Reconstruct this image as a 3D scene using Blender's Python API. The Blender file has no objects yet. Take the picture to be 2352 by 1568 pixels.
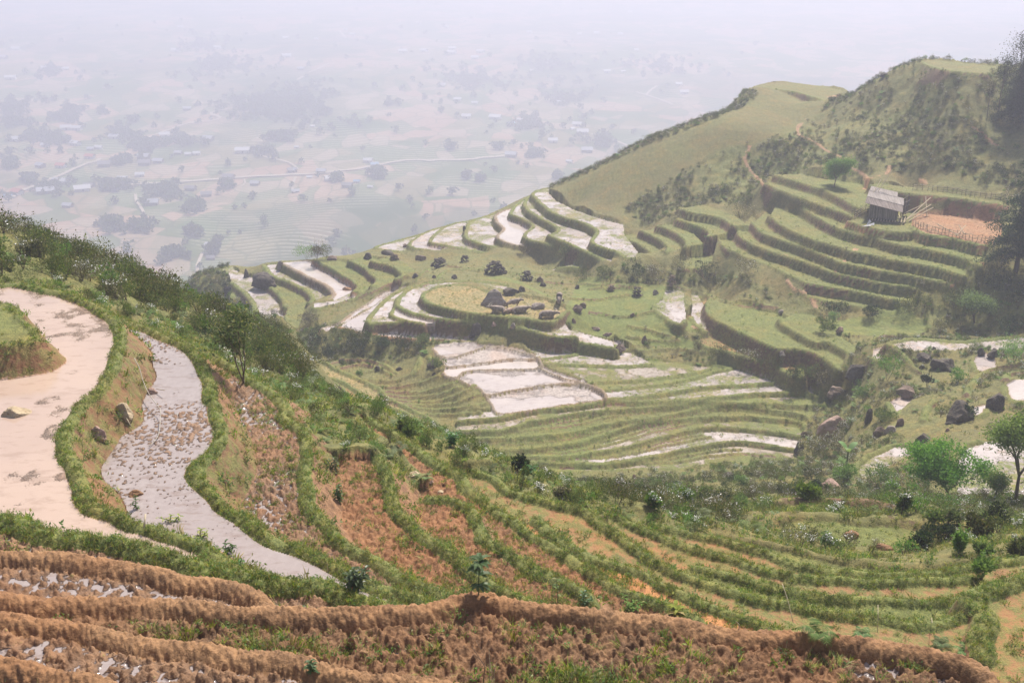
import bpy, bmesh, math, random
import numpy as np
from mathutils import Vector, Matrix

# ------------------------------------------------------------------ camera
PITCH = math.radians(21.0)          # downward look
FPX = 2259.0                        # focal length in pixels of a 2352 px wide frame
scene = bpy.context.scene
COL = scene.collection
cam_d = bpy.data.cameras.new("camera"); cam = bpy.data.objects.new("camera", cam_d)
COL.objects.link(cam); scene.camera = cam
cam_d.sensor_width = 36.0; cam_d.lens = 36.0 * FPX / 2352.0
cam_d.clip_start = 0.1; cam_d.clip_end = 20000
cam.location = (0, 0, 0); cam.rotation_euler = (math.radians(90) - PITCH, 0, 0)

# ------------------------------------------------------------------ light
SUN_EL, SUN_AZ = math.radians(56), math.radians(24)     # azimuth from +Y towards +X
world = bpy.data.worlds.new("World"); scene.world = world; world.use_nodes = True
wn = world.node_tree.nodes; wl = world.node_tree.links
sky = wn.new("ShaderNodeTexSky"); sky.sky_type = 'NISHITA'; sky.sun_disc = False
sky.sun_elevation = SUN_EL; sky.sun_rotation = SUN_AZ
sky.air_density = 1.2; sky.dust_density = 4.0; sky.ozone_density = 1.0
bg = wn["Background"]; bg.inputs[1].default_value = 0.085
wl.new(sky.outputs[0], bg.inputs[0])
sd = bpy.data.lights.new("sun", 'SUN'); sun = bpy.data.objects.new("sun", sd); COL.objects.link(sun)
sd.energy = 5.0; sd.angle = math.radians(3.0); sd.color = (1.0, 0.92, 0.79)
S = Vector((math.sin(SUN_AZ) * math.cos(SUN_EL), math.cos(SUN_AZ) * math.cos(SUN_EL), math.sin(SUN_EL)))
sun.rotation_euler = S.to_track_quat('Z', 'Y').to_euler()
scene.view_settings.view_transform = 'Standard'; scene.view_settings.look = 'None'
scene.view_settings.exposure = 0.50; scene.view_settings.gamma = 1.0
scene.cycles.max_bounces = 6; scene.cycles.volume_bounces = 1
scene.cycles.transparent_max_bounces = 8
scene.cycles.use_denoising = True

rng = np.random.default_rng(7); random.seed(7)

# ------------------------------------------------------------------ tracing helpers
TILES = dict(P=(0, 0, 1.0), a=(0, 574.2, 3.4133), b=(0, 1108.8, 3.4133), c=(574.2, 1108.8, 3.4133),
             d=(574.2, 803.9, 3.4133), e=(1148.4, 1108.8, 3.4133), f=(1663, 1108.8, 3.4133),
             g=(1663, 746.5, 3.4133), h=(1148.4, 746.5, 3.4133), i=(516.8, 459.4, 3.4133),
             j=(1091, 373.2, 3.4133), k=(1663, 86.1, 3.4133), l=(1663, 373.2, 3.4133))
def T(s):
    out = []; t = TILES['P']
    for w in s.split():
        if ':' in w:
            key, w = w.split(':'); t = TILES[key]
        x, y = w.split(','); out.append((t[0] + float(x) / t[2], t[1] + float(y) / t[2]))
    return np.array(out)
CP, SP = math.cos(PITCH), math.sin(PITCH)
def ray(uv):
    uv = np.atleast_2d(np.asarray(uv, float)); x = (uv[:, 0] - 1176) / FPX; y = (784 - uv[:, 1]) / FPX
    return np.stack([x, CP + y * SP, -SP + y * CP], 1)
def W(uv, z):
    """point of the place at height z seen at uv (z scalar or array)"""
    d = ray(uv); t = np.asarray(z) / d[:, 2]; return d * t[:, None]
def project(p):
    p = np.atleast_2d(p); f = p[:, 1] * CP - p[:, 2] * SP; up = p[:, 1] * SP + p[:, 2] * CP
    return np.stack([1176 + FPX * p[:, 0] / f, 784 - FPX * up / f], 1)

# ------------------------------------------------------------------ noise
_tab = np.random.default_rng(3).random((8, 256, 256)).astype(np.float32)
def vnoise(x, y, f, k=0):
    x = x * f + 37.3 * k; y = y * f + 91.7 * k
    ix = np.floor(x).astype(np.int32); iy = np.floor(y).astype(np.int32)
    fx = (x - ix).astype(np.float32); fy = (y - iy).astype(np.float32)
    fx = fx * fx * (3 - 2 * fx); fy = fy * fy * (3 - 2 * fy); t = _tab[k % 8]
    a = t[ix & 255, iy & 255]; b = t[(ix + 1) & 255, iy & 255]; c = t[ix & 255, (iy + 1) & 255]; d = t[(ix + 1) & 255, (iy + 1) & 255]
    return (a + (b - a) * fx) * (1 - fy) + (c + (d - c) * fx) * fy
def fbm(x, y, f, o=3, k=0, g=0.5):
    s = 0; a = 1; n = 0
    for q in range(o):
        s = s + a * vnoise(x, y, f * 2.03 ** q, k + q); n += a; a *= g
    return s / n - 0.5

# ------------------------------------------------------------------ the field grid (fan shaped: finer where it is nearer)
TH0, TH1, S0, S1 = math.radians(-41), math.radians(41), math.log(6.5), math.log(500)
QUAL = 1.0
NT = int(1420 * QUAL); NS = int(1650 * QUAL)
ths = np.linspace(TH0, TH1, NT); ss = np.linspace(S0, S1, NS)
RR = np.exp(ss)
X = (np.sin(ths)[:, None] * RR[None, :]).astype(np.float32); Y = (np.cos(ths)[:, None] * RR[None, :]).astype(np.float32)
def to_grid(p):
    p = np.atleast_2d(p); th = np.arctan2(p[:, 0], p[:, 1]); s = np.log(np.maximum(np.hypot(p[:, 0], p[:, 1]), 1e-6))
    return (th - TH0) / (TH1 - TH0) * (NT - 1), (s - S0) / (S1 - S0) * (NS - 1)
def densify(p, step=1.0, smooth=True):
    """Catmull-Rom through the traced points, resampled"""
    p = np.asarray(p, float)
    if len(p) < 3 or not smooth: q = p
    else:
        e = np.vstack([2 * p[0] - p[1], p, 2 * p[-1] - p[-2]]); out = []
        for n in range(1, len(e) - 2):
            P0, P1, P2, P3 = e[n - 1], e[n], e[n + 1], e[n + 2]
            m = 6
            t = np.linspace(0, 1, m, endpoint=False)[:, None]
            out.append(0.5 * ((2 * P1) + (-P0 + P2) * t + (2 * P0 - 5 * P1 + 4 * P2 - P3) * t ** 2 + (-P0 + 3 * P1 - 3 * P2 + P3) * t ** 3))
        q = np.vstack(out + [p[-1:]])
    return q
def resample(p, step):
    d = np.hypot(*(p[1:, :2] - p[:-1, :2]).T); L = np.concatenate([[0], np.cumsum(d)]); n = max(2, int(L[-1] / step) + 1)
    t = np.linspace(0, L[-1], n); return np.stack([np.interp(t, L, p[:, k]) for k in range(p.shape[1])], 1)
def fill(poly):
    """boolean mask (in a bounding window) of the grid vertices inside a closed world polygon"""
    p = np.vstack([poly, poly[:1]])[:, :2]; p = resample_close(p)
    gi, gj = to_grid(p)
    i0 = max(0, int(math.ceil(gi.min()))); i1 = min(NT - 1, int(gi.max()))
    if i1 < i0: return None
    ncol = i1 - i0 + 1; xs = [[] for _ in range(ncol)]
    for a in range(len(gi) - 1):
        x0, x1, y0, y1 = gi[a], gi[a + 1], gj[a], gj[a + 1]
        if x0 == x1: continue
        if x0 > x1: x0, x1, y0, y1 = x1, x0, y1, y0
        c0 = max(i0, int(math.ceil(x0))); c1 = min(i1, int(math.ceil(x1)) - 1)
        for c in range(c0, c1 + 1):
            xs[c - i0].append(y0 + (y1 - y0) * (c - x0) / (x1 - x0))
    m = np.zeros((ncol, NS), bool); jj = np.arange(NS)
    for c in range(ncol):
        q = sorted(xs[c])
        for n in range(0, len(q) - 1, 2):
            a0 = max(0, int(math.ceil(q[n]))); a1 = min(NS - 1, int(q[n + 1]))
            if a1 >= a0: m[c, a0:a1 + 1] = True
    return i0, i1, m
def resample_close(p):
    out = [p[:1]]
    for a in range(len(p) - 1):
        d = np.hypot(*(p[a + 1] - p[a])); r = max(5.0, min(np.hypot(*p[a]), np.hypot(*p[a + 1])))
        n = max(1, min(60, int(d / (0.05 * r)))); t = np.linspace(0, 1, n + 1)[1:, None]
        out.append(p[a] + (p[a + 1] - p[a]) * t)
    return np.vstack(out)

# ------------------------------------------------------------------ kinds of ground: soil colour, grass 0-1, water height over bed, bed relief (m), relief frequency, lushness
CL = {}
def kind(n, soil, grass, w, amp, fr, lush=0.5): CL[n] = (len(CL), soil, grass, w, amp, fr, lush)
ORANGE = (.42, .20, .08); BROWN = (.20, .112, .058); DARK = (.15, .085, .05); PINK = (.42, .325, .275); PALE = (.45, .41, .405); OLIVE = (.16, .13, .07)  # PALE is muddy water's own tone plus some sky glare put into the colour
kind('slope',   (.23, .16, .085), .80, -9, .10, .9, .35)
kind('shrub',   (.14, .125, .06), .95, -9, .35, .5, .50)
kind('pond',    PINK, .0, .024, .055, 1.7)
kind('pondb',   PALE, .0, .020, .13, 1.5, .4)
kind('mudwet',  (.23, .14, .085), .05, -.035, .17, 2.0)
kind('mudwet2', (.22, .13, .075), .25, .022, .17, 2.0)
kind('lilac',   (.24, .155, .105), .04, .058, .105, 2.0)
kind('mudgrass', (.26, .17, .10), .45, -.03, .14, 1.8, .6)
kind('plough',  (.185, .105, .055), .28, -.055, .17, 2.2, .5)
kind('plough2', (.23, .122, .06), .12, -.2, .14, 2.2, .5)
kind('red',     (.42, .21, .09), .26, -9, .05, 1.5, .4)
kind('redgrass', (.36, .21, .10), .55, -9, .05, 1.3, .4)
kind('green',   (.30, .23, .12), .84, -9, .05, .8, .72)
kind('yellow',  (.44, .36, .19), .56, -9, .04, .8, .3)
kind('wetgreen', (.36, .31, .26), .74, .006, .12, .55, .85)
kind('wetgrass', PALE, .60, .018, .10, .6, .8)
kind('pale',    (.46, .42, .41), .02, .060, .03, .8)  # pond water tone, lightened to carry sky glare
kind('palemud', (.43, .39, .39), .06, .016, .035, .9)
kind('bund',    (.24, .16, .09), .97, -9, .05, 3.0, .8)
kind('mudbund', (.245, .142, .072), .10, -9, .085, 4.0)
kind('greybund', (.22, .185, .14), .30, -9, .02, 3.0, .3)
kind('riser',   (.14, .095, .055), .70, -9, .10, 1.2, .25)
kind('riserearth', (.25, .145, .08), .35, -9, .07, 2.2, .3)
kind('lush',    (.28, .24, .17), 1.0, -.07, .12, .7, 1.5)
kind('pasture', (.33, .275, .14), .72, -9, .05, .9, .40)
kind('moundearth', (.34, .18, .085), .22, -9, .08, 2.2)
kind('path',   (.30, .195, .115), .12, -9, .04, 1.0)
kind('dryred',  (.30, .175, .10), .16, -9, .05, 1.0)
CN = [None] * len(CL)
for n_, v_ in CL.items(): CN[v_[0]] = n_

H = np.full((NT, NS), -1e9, np.float32); C = np.full((NT, NS), CL['slope'][0], np.int16); LV = np.zeros((NT, NS), np.float32)
BID = np.zeros((NT, NS), np.int16)          # which earth bank owns the vertex
CRESTS = []; CTRL = []; BUNDS = []; BACKS = []
def field(z, crest, close, cls, bund=(.16, .22), tan=2.2, bk='bund', rk='riser', ctrl=True, label=None, noskirt=False):
    cuv = densify(T(crest) if isinstance(crest, str) else crest); kuv = T(close) if isinstance(close, str) else close
    h = bund[0] if bund else 0
    c3 = W(cuv, z + h)
    poly = np.vstack([c3[:, :2], W(kuv, z)[:, :2]])
    r = fill(poly); BACKS.append((resample_close(W(np.vstack([cuv[-1:], kuv, cuv[:1]]), z)[:, :2]), z))
    if r:
        i0, i1, m = r; sub = H[i0:i1 + 1]; g = m & (sub < z)
        sub[g] = z; C[i0:i1 + 1][g] = CL[cls][0]; LV[i0:i1 + 1][g] = z
    CRESTS.append((c3, z, bund, tan, CL[bk][0], CL[rk][0], label, noskirt))
    if ctrl: CTRL.append(np.column_stack([c3[::4, :2], np.full(len(c3[::4]), z)]))
    return cuv
def stack(lines, zs, back, cls, push=12, **kw):
    """rice terraces stepping up away from the viewer; lines from the lowest to the highest, back closes the last"""
    L = [T(s) for s in lines] + [T(back)]
    for n, (s, z) in enumerate(zip(lines, zs)):
        up = densify(L[n + 1])[::-1].copy(); up[:, 1] -= push if n < len(lines) - 1 else 0
        field(z, s, up, cls[n] if isinstance(cls, (list, tuple)) else cls, **kw)
def ridge(line, z=None, h=.16, w=.22, bk='bund', label=None):
    """a bank laid on whatever is there"""
    CRESTS.append((densify(T(line)), z, (h, w), 0, CL[bk][0], 0, label, True))

BL = " P:1200,2000 -900,2000 "       # hidden corner towards the viewer
# --- the slope below the viewer, fields falling away from the viewer
field(-8.2, "b:-300,1360 0,1400 250,1440 450,1500 700,1540 850,1600 1000,1700", "P:400,2000 -900,2000", 'plough', (.17, .21), 1.6, 'mudbund', 'mudbund', label='short crumbly brown mud bank in the bottom left corner')
field(-8.6, "b:-300,1010 0,1040 60,1040 120,1090 250,1090 500,1110 700,1150 950,1200 1150,1240 1500,1270 1800,1310 2100,1350 2350,1380 c:500,1440 800,1490 1100,1530 1400,1560 1700,1640", "P:1150,2000 -900,2000", 'mudwet2', (.17, .21), 1.6, 'mudbund', 'mudbund', label='brown mud bank with a wet strip of mud and puddles on its near side')
field(-9.0, "b:-300,850 0,880 100,880 250,910 600,910 1100,920 1500,950 1800,990 2300,1000 c:500,1010 900,1010 1100,990 1400,950 1550,920 1700,890 1850,890 2000,920 2200,950 2352,970 e:300,960 600,1000 900,1030 1200,1060 1500,1090 1800,1130 2000,1170 2200,1180 f:600,1195 900,1220 1200,1250 1500,1290 1750,1350 1950,1430 2050,1500 2080,1600 2090,1750", "P:2290,2000 -900,2000", 'plough', (.20, .22), 1.8, 'mudbund', 'mudbund', label='long cracked brown mud bank curving across the whole foreground')
field(-9.35, "b:-300,520 0,540 150,545 400,560 700,600 950,640 1250,700 1380,760 1650,770 1850,810 2000,880 2080,960 2120,1000", "b:2300,1300 P:1000,2000 -900,2000", 'mudwet2', (.20, .22), 1.8, 'mudbund', 'mudbund', label='brown mud bank on the left that tapers into the longer one')
field(-9.8, "b:-300,250 0,270 200,320 350,380 600,410 850,440 1050,490 1300,550 1500,620 1800,700 2000,740 2150,760 2350,780 c:500,760 650,820 720,880 900,930 1050,960 1150,990 1250,1100", "P:1000,1600 1000,2000 -900,2000", 'mudwet', (.15, .24), 1.6, label='leafy green bank along the near side of the big pinkish pond')
field(-10.5, "P:-260,648 -100,644 0,652 a:100,262 300,300 500,340 700,430 850,520 930,600 950,700 900,850 830,980 740,1110 640,1180 560,1300 520,1400 500,1480 P:152,1030 168,1065 b:660,0 680,80 750,170 900,230 1000,300 1150,330 1300,380 1450,430 1600,490 1700,570 1850,640 2000,700 2150,750", "P:640,1450 640,2000 -900,2000 -900,900", 'pond', (.13, .20), 1.35, rk='riserearth', label='grassy bank curving round the far and right sides of the pinkish pond')
field(-11.4, "a:900,520 1000,560 1150,610 1300,680 1450,750 1550,840 1620,930 1650,1050 1650,1150 1690,1200 1680,1300 1740,1400 1715,1500 P:480,1038 452,1062 446,1085 457,1109 b:1650,100 1750,200 1900,270 2050,370 2150,440 2352,510 c:330,480 500,560 650,640 880,740 1000,790 1150,840 1300,880 1450,930 1500,1000", "P:1000,1500 1000,2000 -900,2000 -900,790 240,790", 'lilac', (.13, .20), 1.5, rk='riserearth', label='grassy bank on the right of the lilac water strip')
field(-12.3, "a:1000,560 1200,620 1400,700 1550,770 1700,830 1850,920 2000,1020 2150,1130 2250,1250 d:250,500 400,640 450,780 440,900 440,1050 450,1200 520,1300 620,1400 700,1480 c:780,520 900,560 1050,640 1200,740 1400,800 1560,900 1650,960", "P:1080,1500 1080,2000 -900,2000 -900,860 250,860", 'mudwet', (.13, .20), 1.1, rk='riserearth', label='wide grassy bank right of the puddled brown mud strip')
field(-13.0, "d:1000,830 1050,900 1080,1000 1100,1150 1130,1250 1250,1360 1350,1450 c:1350,400 1500,510 1650,600 1800,720 1950,830 2100,910 2200,960", "P:1240,1500 1200,2000 -900,2000 -900,1060 700,1060 d:690,860 850,850", 'plough2', (.13, .20), 1.1, rk='riserearth', label='grassy bank right of the orange plot with scattered tufts')
field(-13.6, "d:1400,1160 1560,1170 1700,1230 1780,1350 1850,1450 c:1800,400 1900,450 2050,560 2200,640 2352,700 e:350,670 500,770 650,850 720,930", "P:1370,1500 1370,2000 -900,2000 -900,1150 800,1150 d:1200,1200", 'plough2', (.13, .20), 1.1, rk='riserearth', label='grassy bank right of the dark ploughed strip with a small puddle')
field(-14.0, "d:930,530 1050,600 1250,730 1450,880 1650,980 1700,1080 1800,1140 1960,1270 e:150,330 350,450 550,590 750,690 900,790 1050,850 1200,900 1400,970 1550,1060", "P:1620,1500 1620,2000 -900,2000 -900,1200 850,1200 d:1400,1060 1150,800 850,560", 'plough2', (.13, .20), 1.2, label='weedy green bank along the long reddish brown furrowed strip')
field(-14.5, "e:280,290 400,380 500,450 700,560 900,630 1100,690 1300,790 1500,870 1700,960 1900,1040 2100,1110 2250,1170", "P:1900,1600 1850,2000 -900,2000 -900,1300 1100,1300 e:100,330", 'red', (.13, .20), 1.2, label='leafy bank below the first bare orange strip')
field(-14.9, "d:1740,940 1900,1000 2000,1090 2150,1130 2352,1200 e:200,90 400,160 600,210 750,290 900,370 960,410 1100,520 1250,620 1400,700 1600,770 1850,850 2100,930 f:480,940 780,1010 950,1030 1250,1060 1500,1100 1700,1090 1920,1030 1980,1010", "f:2060,1300 P:2280,2000 -900,2000 -900,1300 1050,1300 d:1640,980", 'redgrass', (.13, .20), 1.2, label='long leafy bank running from the left slope down to the path on the right')
field(-15.3, "e:1550,640 1780,700 2000,770 2352,850 f:800,880 1100,900 1500,920 1850,910 1900,890", "f:1940,1000 P:2200,2000 -900,2000 -900,1350 1400,1320", 'green', (.14, .2), 1.2, label='low leafy bank on the right ending near the eroded path')
field(-15.7, "e:830,220 1000,300 1200,390 1400,460 1600,520 1800,570 2000,640 2352,710 f:900,750 1250,780 1600,760 1950,720 2000,740", "f:1990,900 P:2240,1500 2240,2000 -900,2000 -900,1350 1300,1300 e:850,330", 'redgrass', (.13, .20), 1.3, label='leafy bank, second from the bottom of the bowl, sweeping right')
field(-16.2, "e:1150,300 1450,370 1800,460 2000,520 2352,630 f:750,660 1050,690 1300,710 1600,690 1900,640 2200,610 2352,590 2700,540", "f:2900,700 P:2900,2000 -900,2000 -900,1400 1450,1350 e:1150,400", 'redgrass', (.13, .20), 1.3, label='outermost leafy bank sweeping round to the right edge')
field(-17.0, "f:0,400 300,450 600,510 800,560 1000,600 1200,615 1400,630 1700,620 1950,600", "f:1950,760 P:2300,1500 1600,1500 1640,1250", 'green', (.14, .25), 1.0, bk='riser', label='dark low bank above the outermost leafy one')
field(-14.7, "f:2700,700 2352,750 2150,810 1990,870 1960,900 2050,980 2090,1050 2080,1150 2040,1250 2060,1350", "f:2110,1600 P:2400,2000 3200,2000 3200,1300", 'redgrass', (.16, .3), 2.0, rk='riserearth', label='grassy bank round the orange field at the right edge')
field(-9.75, "a:-300,395 0,410 80,450 160,530 240,620 285,680 260,705 150,722 80,735 0,742 -300,760", "a:-700,760 -700,395", 'green', (.03, .1), 1.5, rk='riserearth')
# --- green terraces at the foot of that slope
field(-19.6, "f:300,300 500,240 800,230 1000,260 1300,270 1570,290", "f:1560,560 1000,560 600,470 300,410", 'green', (.2, .4), .9, bk='riser')
field(-22.5, "f:300,170 500,130 850,130 1100,120 1350,180 1500,220", "f:1500,290 1000,260 500,240", 'green', (.2, .4), .9, bk='riser')
# --- the bowl
BOWL = ["h:-450,1160 100,1150 400,1140 750,1140 1100,1120 1400,1120 1700,1080 2100,1070 2340,1090",
       "h:-450,1060 0,1070 500,1075 800,1085 1100,1040 1400,975 1600,935 1800,905 2000,915 2250,955 2330,965",
       "h:-300,985 0,1015 300,1025 500,1025 800,980 1000,940 1150,900 1300,860 1500,810 1700,790 1900,800 2100,820 2352,860 g:620,865",
       "h:-300,960 0,975 200,960 500,930 700,890 850,840 1000,790 1150,760 1500,720 1900,705 2100,720 2352,750 g:640,790",
       "h:-350,880 0,880 300,860 600,830 750,780 950,750 1200,720 1400,680 1600,640 1900,630 2100,650 2352,690 g:680,735",
       "h:-350,820 0,815 250,745 500,700 700,670 1000,650 1400,620 1600,600 2000,605 2352,620 g:830,625",
       "h:-330,740 0,715 200,670 500,640 700,610 850,592 1150,600 1500,580 1700,560 2000,530 2352,520 g:760,560"]
stack(BOWL, [-44.5, -44.25, -44.0, -43.7, -43.4, -43.1, -42.85],
      "h:-200,690 200,640 800,560 1100,555 1300,530 1600,480 1900,450 2352,440 g:740,450", ['wetgreen', 'wetgrass', 'wetgreen', 'green', 'green', 'wetgreen', 'wetgrass'], bund=(.20, .30), tan=2.5, bk='bund')
stack(["h:830,575 1100,555 1300,530 1600,480 1900,460 2352,430 g:700,435", "h:790,500 1100,480 1400,440 1650,370 1900,320 2100,340",
       "h:700,440 1000,430 1300,400 1500,370 1700,330", "h:320,290 500,300 700,310 1000,315 1200,300", "h:330,262 600,220 900,150"],
      [-42.65, -42.55, -42.45, -42.35, -42.25], "h:100,110 400,100 800,120", ['wetgrass', 'wetgreen', 'wetgreen', 'wetgrass', 'wetgrass'], bund=(.14, .3), tan=2.5, push=8)
for n_ in range(len(BOWL) - 1):
    A_, B_ = densify(T(BOWL[n_])), densify(T(BOWL[n_ + 1])); xs_ = np.linspace(max(A_[:, 0].min(), B_[:, 0].min()) + 10, min(A_[:, 0].max(), B_[:, 0].max()) - 10, 40)
    for fr in (.3, .52, .75):
        m_ = np.interp(xs_, A_[:, 0], A_[:, 1]) * (1 - fr) + np.interp(xs_, B_[:, 0], B_[:, 1]) * fr
        m_ = m_ + np.interp(xs_, np.linspace(xs_[0], xs_[-1], 7), rng.normal(size=7) * 1.6); k0 = int(rng.integers(0, 14)); k1 = int(rng.integers(26, 40))
        CRESTS.append((np.column_stack([xs_, m_])[k0:k1 + 1], None, (.16, .24), 0, CL['bund'][0], 0, None, True))
PB = dict(bund=(.22, .22), bk='greybund', rk='riser', tan=2.2)
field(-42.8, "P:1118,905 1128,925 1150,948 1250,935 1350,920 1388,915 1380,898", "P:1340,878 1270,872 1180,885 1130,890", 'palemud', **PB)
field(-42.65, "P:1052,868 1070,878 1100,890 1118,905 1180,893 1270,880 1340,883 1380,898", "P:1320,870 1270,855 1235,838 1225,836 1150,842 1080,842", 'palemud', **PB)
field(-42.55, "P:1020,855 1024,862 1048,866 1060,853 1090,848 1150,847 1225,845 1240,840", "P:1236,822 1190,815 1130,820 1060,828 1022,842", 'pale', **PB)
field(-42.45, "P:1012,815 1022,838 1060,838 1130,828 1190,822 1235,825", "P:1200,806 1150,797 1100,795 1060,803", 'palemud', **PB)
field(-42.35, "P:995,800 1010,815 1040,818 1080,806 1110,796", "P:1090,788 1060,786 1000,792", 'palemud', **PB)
ridge("P:1110,796 1150,799 1200,811 1235,823 1245,840", -42.2, .2, .22, 'greybund')
ridge("P:1235,845 1290,868 1350,884 1383,898 1392,916", -42.45, .2, .22, 'greybund')
# small curved terraces left of the ponds
for s_ in ("d:640,110 850,80 1050,130 1150,200", "d:860,240 1100,255 1250,215 1310,140 1330,60", "d:980,320 1200,345 1400,330 1580,270", "d:1060,390 1300,420 1550,400 1720,320 1760,290",
           "d:1150,440 1400,480 1650,470 1850,430", "d:760,200 950,175 1080,90", "d:1120,120 1180,60 1230,30", "d:700,150 850,125 1000,150 1120,215", "d:920,285 1150,300 1330,265 1480,215", "d:1020,355 1250,382 1480,362 1650,300", "d:1100,415 1350,450 1600,435 1800,360", "d:1300,505 1500,520 1800,500", "d:1330,60 1340,140 1290,200", "d:1400,50 1420,130", "j:700,1070 900,1085 1100,1060 1300,1040", "j:900,1000 1100,985 1300,990", "j:900,1180 1150,1215 1400,1180", "j:1200,1290 1400,1330 1600,1400", "j:250,870 500,880 700,900", "j:350,920 600,950 900,965 1200,970", "i:1750,520 1900,545 2150,560", "i:2250,590 2352,600", "h:1000,100 1200,130 1400,140", "h:900,210 1200,205 1450,200 1600,230"):
    ridge(s_, None, .28, .35)
field(-43.7, "d:440,70 550,75 700,150 850,210 1000,290 1100,380 1250,450 1400,520 1480,580 1510,660", "d:1400,700 1000,560 700,400 520,180 440,120", 'yellow', (.3, .35), 1.2)
field(-42.9, "d:500,185 700,230 850,320 1000,400 1200,480 1350,560", "d:1200,620 900,470 700,400 500,260", 'redgrass', (.3, .35), 1.2)
ridge("d:540,210 700,290 780,370 900,430", -42.4, .3, .3)
# --- oval terraces with the buffalo
field(-43.0, "i:760,1000 880,965 930,935 1000,880 1100,820 1200,745 1290,705 1400,675", "i:1380,720 1150,860 960,985 800,1030", 'palemud', (.15, .25), 2, bk='greybund', rk='riserearth')
field(-42.4, "i:900,990 1050,1030 1200,1060 1400,1080 1600,1090 1780,1100 1950,1105", "i:2000,1040 1950,960 1500,940 1200,920 1250,820 1450,690 1400,690 1250,770 1100,880 960,950", 'palemud', (.12, .3), 2.6, bk='riserearth')
field(-41.25, "i:1500,668 1400,690 1300,740 1200,830 1130,920 1115,960 1200,952 1500,958 1700,968 1950,965 2100,990 2352,1020 j:300,1330 500,1368 600,1372 800,1400 1000,1430 1100,1450", "j:1080,1400 760,1310 400,1240 0,1190 i:1900,860 1600,780 1500,740 1600,660", 'wetgrass', (.2, .34), 2.6)
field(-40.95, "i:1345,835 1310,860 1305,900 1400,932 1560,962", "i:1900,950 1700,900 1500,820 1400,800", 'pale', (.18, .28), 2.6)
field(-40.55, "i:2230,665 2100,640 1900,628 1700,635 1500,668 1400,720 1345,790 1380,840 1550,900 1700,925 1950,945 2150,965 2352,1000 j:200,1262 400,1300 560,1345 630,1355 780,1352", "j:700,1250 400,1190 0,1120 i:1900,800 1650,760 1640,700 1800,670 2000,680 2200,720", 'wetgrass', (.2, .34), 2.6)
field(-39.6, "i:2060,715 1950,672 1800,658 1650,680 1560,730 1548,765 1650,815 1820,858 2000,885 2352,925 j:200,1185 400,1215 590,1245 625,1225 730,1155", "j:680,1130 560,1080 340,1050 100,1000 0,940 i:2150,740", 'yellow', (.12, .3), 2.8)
field(-41.6, "j:100,1340 300,1360 480,1385 590,1400 800,1420 1050,1450 1110,1460", "j:1080,1420 700,1370 450,1330 120,1300", 'yellow', (.1, .2), 2.8)
# --- terraces to the left, above the valley
field(-47.4, "i:-40,540 30,600 60,680 60,760", "i:150,760 140,640 100,560 60,520", 'wetgrass', (.2, .4), 2)
field(-46.6, "i:50,640 150,720 210,790 230,860 240,900", "i:500,850 480,760 350,660 200,600 60,540 20,560", 'wetgrass', (.2, .4), 2.4)
field(-45.9, "i:300,635 380,690 440,750 470,800 470,830", "i:700,820 690,740 500,640 330,560", 'green', (.2, .4), 2.4)
field(-45.2, "i:300,505 340,560 400,600 530,650 650,710 685,770 665,795", "i:860,790 840,740 700,680 500,570 420,500", 'wetgrass', (.2, .4), 2.4)
field(-44.2, "i:430,482 500,520 600,570 700,620 800,670 850,720 845,750 810,780", "i:900,800 1000,740 1030,690 860,560 690,500 640,478", 'pale', (.16, .35), 2.6, bk='greybund')
field(-43.2, "i:700,460 780,500 860,540 940,590 1020,640 1045,680 1010,712", "i:1100,730 1180,650 1060,560 960,490 800,450", 'green', (.12, .3), 3.0, rk='riserearth')
field(-42.3, "i:975,470 1050,500 1130,560 1195,610 1190,650 1150,670", "i:1250,690 1390,600 1280,500 1150,440", 'green', (.12, .3), 2.8)
field(-41.4, "i:1150,470 1300,510 1385,560 1390,590 1340,610", "i:1500,560 1400,480 1250,450", 'green', (.12, .3), 2.8)
field(-46.9, "i:270,900 285,930 380,955 470,968", "i:490,900 500,845 400,850 300,880", 'pale', (.12, .3), 2.2, bk='greybund', rk='riserearth')
field(-47.5, "i:300,950 350,1010 420,1060 500,1075", "i:540,1010 500,960 400,950 330,930", 'pale', (.12, .3), 2.2, bk='greybund')
field(-45.9, "i:500,850 490,880 475,930 560,1000 600,960", "i:660,860 640,815 560,825", 'green', (.1, .3), 3, rk='riserearth')
field(-44.0, "i:690,840 760,850 900,800 1050,760 1200,700 1400,640 1450,600", "i:1500,560 1300,640 1000,720 850,790 700,810", 'wetgrass', (.18, .3), 2)
for s_ in ("i:1440,600 1300,660 1150,730 1000,790 850,830 700,860", "i:1500,650 1540,590 1600,550", "i:1660,640 1700,590 1800,550 2000,560", "i:1550,690 1700,615"):
    ridge(s_, None, .25, .35)
# --- rice ponds on the spur, stepping down to the left
ZS = [-43.9, -43.2, -42.6, -41.8, -40.8, -39.8, -38.8, -37.7]
SK = dict(bund=(.16, .32), tan=3.0)
field(ZS[0], "i:1560,255 1400,300 1250,340 1170,372 1280,390 1450,398", "i:1700,380 1700,260", 'wetgrass', **SK)
field(ZS[1], "i:1700,205 1550,262 1450,330 1480,368 1650,395", "i:1900,380 1800,220", 'palemud', **SK)
field(ZS[2], "i:1915,160 1830,172 1720,205 1650,260 1600,320 1640,335 1750,352 1900,382 2050,408", "i:2200,390 2100,200", 'wetgrass', **SK)
field(ZS[3], "i:2125,100 2020,130 1925,165 1893,230 1893,290 1950,320 2100,360 2352,372 j:250,655", "j:400,640 300,480 160,400", 'wetgrass', **SK)
field(ZS[4], "j:290,360 220,375 165,410 160,440 190,480 228,520 175,570 200,600 300,640 450,655", "j:600,660 500,480 340,350", 'pale', tan=3.0, bund=(.14, .32), bk='greybund')
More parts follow.
